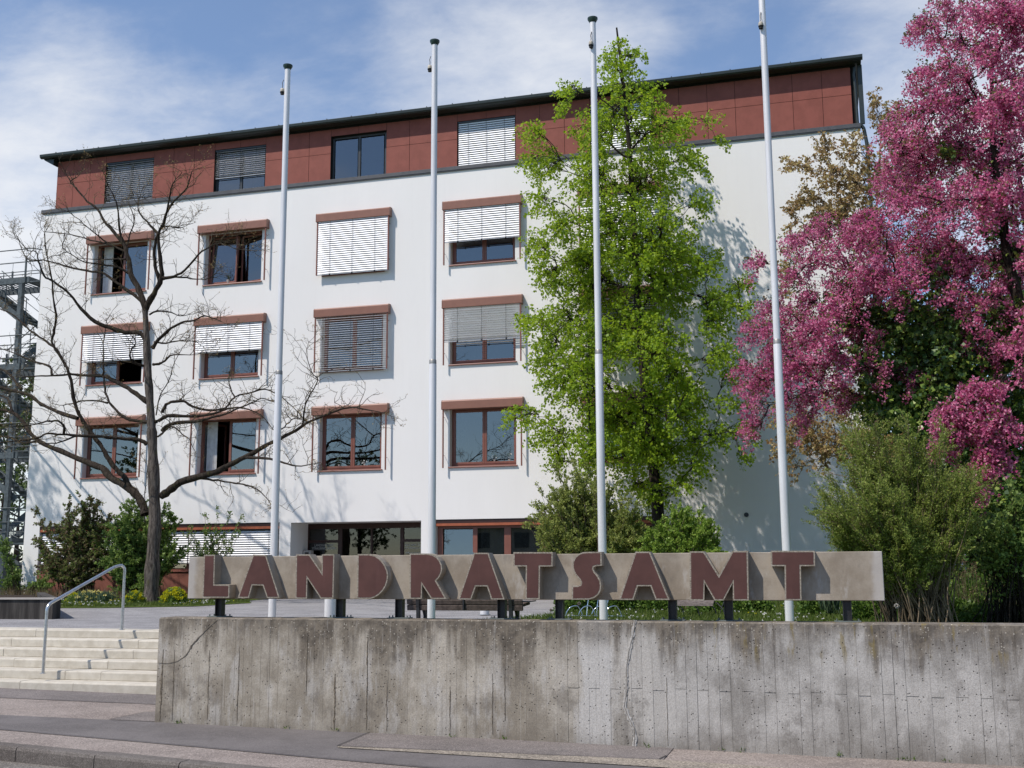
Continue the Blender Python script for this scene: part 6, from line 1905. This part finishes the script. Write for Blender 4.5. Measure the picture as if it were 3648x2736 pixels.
# ================================================================== benches and bicycle stand
bn = thing('wooden_bench', 'dark weathered plank bench seen from behind under the letters R and A', 'bench', (-6.22, 19.0, PZ))
W2 = 2.15
for k, (y, z, ty_, tz) in enumerate([(-0.02, .30, .05, .10), (-.03, .415, .05, .09)]):
    pass
def plank(x0, x1, yc, zc, ty_, tz, rot=0, mat='wood'):
    mb = MB(); mb.bbox(x0, x1, -ty_ / 2, ty_ / 2, -tz / 2, tz / 2, .008)
    o = link('plank', mb.mesh('plank', M[mat]), bn, (0, yc, zc)); o.rotation_euler = (rot, 0, 0)
for q in range(4): plank(-W2 / 2, W2 / 2, 0.06 + q * 0.115, .345 + q * .006, .10, .045)
plank(-W2 / 2, W2 / 2, -0.035, .300, .045, .095, math.radians(8))
plank(-W2 / 2, W2 / 2, -0.055, .40, .04, .085, math.radians(14))
plank(-W2 / 2, W2 / 2, -0.085, .52, .04, .085, math.radians(16)); plank(-W2 / 2, W2 / 2, -0.12, .64, .04, .085, math.radians(16))
for sx_ in (-.86, .86):
    mb = MB()
    mb.prism([(-.16, .70), (-.10, .70), (-.02, .30), (0.0, .0), (-.07, .0), (-.085, .30)], 0, sx_ - .03, sx_ + .03)
    mb.prism([(.02, .32), (.10, .32), (.20, .16), (.16, .0), (.10, .0), (.13, .15)], 0, sx_ + .031, sx_ + .08)
    mb.prism([(.0, .29), (.44, .31), (.44, .34), (.0, .325)], 0, sx_ - .025, sx_ + .025)
    mb.prism([(.38, .0), (.44, .0), (.44, .31), (.38, .31)], 0, sx_ - .024, sx_ + .024)
    link('leg', mb.mesh('leg', M['steel_dark']), bn)
mb = MB(); mb.bbox(-.015, .015, -.10, -.06, .26, .66, .004); link('centre_strap', mb.mesh('centre_strap', M['steel_dark']), bn)
mb = MB(); mb.bbox(-.02, .14, -.10, .30, .40, .425, .006); link('armrest', mb.mesh('armrest', M['wood2']), bn, (W2 / 2 - .02, .12, 0))
# slatted bench further back
b2 = thing('slatted_bench', 'grey slatted bench with thin curved metal legs in front of the green bushes', 'bench', (-2.62, 22.6, PZ))
for q in range(9):
    mb = MB(); mb.bbox(-.38 + .01 * q, .42 - .0 * q, -.022, .022, -.012, .012, .004)
    yy = -.25 + q * .062; zz = .235 + .03 * math.sin(q / 8 * 3.14) + .012 * q
    link('plank', mb.mesh('plank', M['wood2']), b2, (0, yy, zz))
for sx_, dr_ in ((-.30, 1), (.34, 1), (.0, 1), (.5, 1)):
    mb = MB(); mb.tube([(sx_ - .1, .1, .29), (sx_ - .02, .0, .27), (sx_ + .10, -.1, .16), (sx_ + .14, -.12, 0)], .011, 6)
    link('leg', mb.mesh('leg', M['steel_dark']), b2)
mb = MB(); mb.tube([(.62, .2, .34), (.55, .1, .18), (.50, .02, 0)], .010, 6); link('leg', mb.mesh('leg', M['steel_dark']), b2)
# bicycle stand
bs = thing('bicycle_stand', 'chrome tube bicycle stand with bent hoops on the grass right of the dark bench', 'bicycle stand', (-4.62, 21.8, PZ))
for k in range(4):
    x = -.30 + k * .26
    mb = MB(); mb.tube(bend([(x - .12, 0, 0), (x - .10, 0, .12), (x - .02, .04, .22), (x + .10, .1, .24), (x + .17, .12, .12), (x + .2, .12, 0)], .05, 4), .012, 8)
    me = mb.mesh('hoop', M['chrome']); smooth_by_angle(me, 60); link('hoop', me, bs)
mb = MB(); mb.tube([(-.5, .06, .04), (.75, .06, .04)], .014, 8); link('cross_tube', mb.mesh('cross_tube', M['chrome']), bs)
for k in range(3):
    x = -.02 + k * .2
    mb = MB(); mb.tube([(x, .1, 0), (x + .02, .12, .25), (x + .05, .15, .42)], .010, 6); me = mb.mesh('prong', M['chrome']); link('prong', me, bs)

# ================================================================== across the street (mirrored in the windows)
for i, (hx, hw, hh, lab) in enumerate([(-34, 16, 5.5, 'pale gabled house across the street, mirrored in the entrance glass'), (-12, 12, 5.0, 'second gabled house across the street with a grey roof'), (10, 15, 5.8, 'third gabled house across the street opposite the pink tree')]):
    t = thing('opposite_house', lab, 'building', (hx, -34, -2.2), 'houses across the street')
    mb = MB(); mb.prism([(0, 0), (10, 0), (10, hh), (5, hh + 2.6), (0, hh)], 0, 0, hw); link('house_wall', mb.mesh('house_wall', M['signc']), t)
    mb = MB(); mb.prism([(-.5, hh - .2), (5, hh + 2.66), (10.5, hh - .2), (10.5, hh), (5, hh + 2.9), (-.5, hh)], 0, -.4, hw + .4); link('roof', mb.mesh('roof', M['cap']), t)
    for k in range(4):
        for z in (1.0, 3.6):
            mb = MB(); mb.box(0, 1.3, 0, .06, 0, 1.3); link('window', mb.mesh('window', M['dframe']), t, (1.2 + k * (hw - 2) / 4, 10.0, z))
rr = random.Random(71)
for i, (x, y, h) in enumerate([(-44, -22, 8), (-20, -24, 8.5), (-2, -23, 7.5), (24, -22, 8)]):
    b = Vector((x, y, -2.1))
    bl = [(b + Vector((rr.uniform(-2.2, 2.2), rr.uniform(-2, 2), h * rr.uniform(.45, .95))), 1.5) for _ in range(9)]
    build_tree('street_tree', ['street tree across the road farthest to the left', 'street tree across the road between the first two houses', 'street tree across the road in front of the middle house', 'street tree across the road farthest to the right'][i],
               'tree', b, [b, b + Vector((0, 0, h * .5)), b + Vector((.2, 0, h * .9))], bl, 200 + i, M['lf_far'], M['bark2'], dens=16, per=8, slen=.4, lsize=.2, lw=.4, r0=.2, twig_frac=.1, group='street trees across the road')

for i, (x, y, h) in enumerate([(-50, -9, 13.5), (-58, -3, 15), (-67, -14, 15), (-42, -26, 12)]):
    b = Vector((x, y, -2.1))
    bl = [(b + Vector((rr.uniform(-3, 3), rr.uniform(-2.5, 2.5), h * rr.uniform(.35, .95))), 2.0) for _ in range(12)]
    build_tree('street_tree', ['tall dark tree up the street mirrored in the lowest left window', 'tallest dark tree up the street', 'broad dark tree up the street beyond the tallest one', 'dark tree opposite the steps'][i],
               'tree', b, [b, b + Vector((0, 0, h * .5)), b + Vector((.2, 0, h * .9))], bl, 220 + i, M['lf_far'], M['bark2'], dens=16, per=8, slen=.4, lsize=.22, lw=.45, r0=.25, twig_frac=.1, group='street trees across the road')
# weeds along the foot of the wall and steps
rng = np.random.default_rng(14)
wx = rng.uniform(-7.9, 2.5, 46); wx = wx[np.sin(wx * 3.1) + rng.normal(size=len(wx)) * .6 > 0.2]
idx = np.repeat(np.arange(len(wx)), 7)
C = np.stack([wx[idx] + rng.normal(size=len(idx)) * .025, WY - .01 - np.abs(rng.normal(size=len(idx))) * .012, np.array([G(a, WY) for a in wx])[idx] + .014], 1)
d = rng.normal(size=C.shape) * .7 + np.array([0, -.3, .8])
tag(link('weeds', leaf_mesh('weeds', C, d, .04 * (.5 + rng.random(len(C))), .006, M['lf_low'], rng)), 'tiny weeds at the foot of the concrete wall', 'weeds', kind='stuff')

c = at(2080, 850, 29.0); b = Vector((c.x, 29.0, PZ))
rr = random.Random(8)
bl = [(at(x, y, 28.5 + rr.uniform(-1, 1)), 1.0) for x, y in ((1960, 800), (2020, 740), (2080, 690), (2150, 720), (2210, 700), (1990, 880), (2060, 830), (2130, 810), (2200, 820), (1960, 960), (2030, 950), (2100, 920), (2180, 930), (2240, 900), (1990, 1040), (2060, 1050), (2130, 1030), (2210, 1040), (2000, 1130), (2080, 1150), (2160, 1140), (2240, 1130), (2050, 1230), (2130, 1240), (2210, 1230), (2240, 620), (2160, 620))]
build_tree('background_tree', 'dense dark green tree standing behind the ivy at the right edge', 'tree', b, [b, b + Vector((0, 0, 2.5)), c, c + Vector((.2, 0, 2.5))], bl, 241, M['lf_ivy'], M['bark2'], dens=60, per=10, slen=.35, lsize=.14, lw=.45, r0=.2, twig_frac=.1, up=0.0, hang=.4)
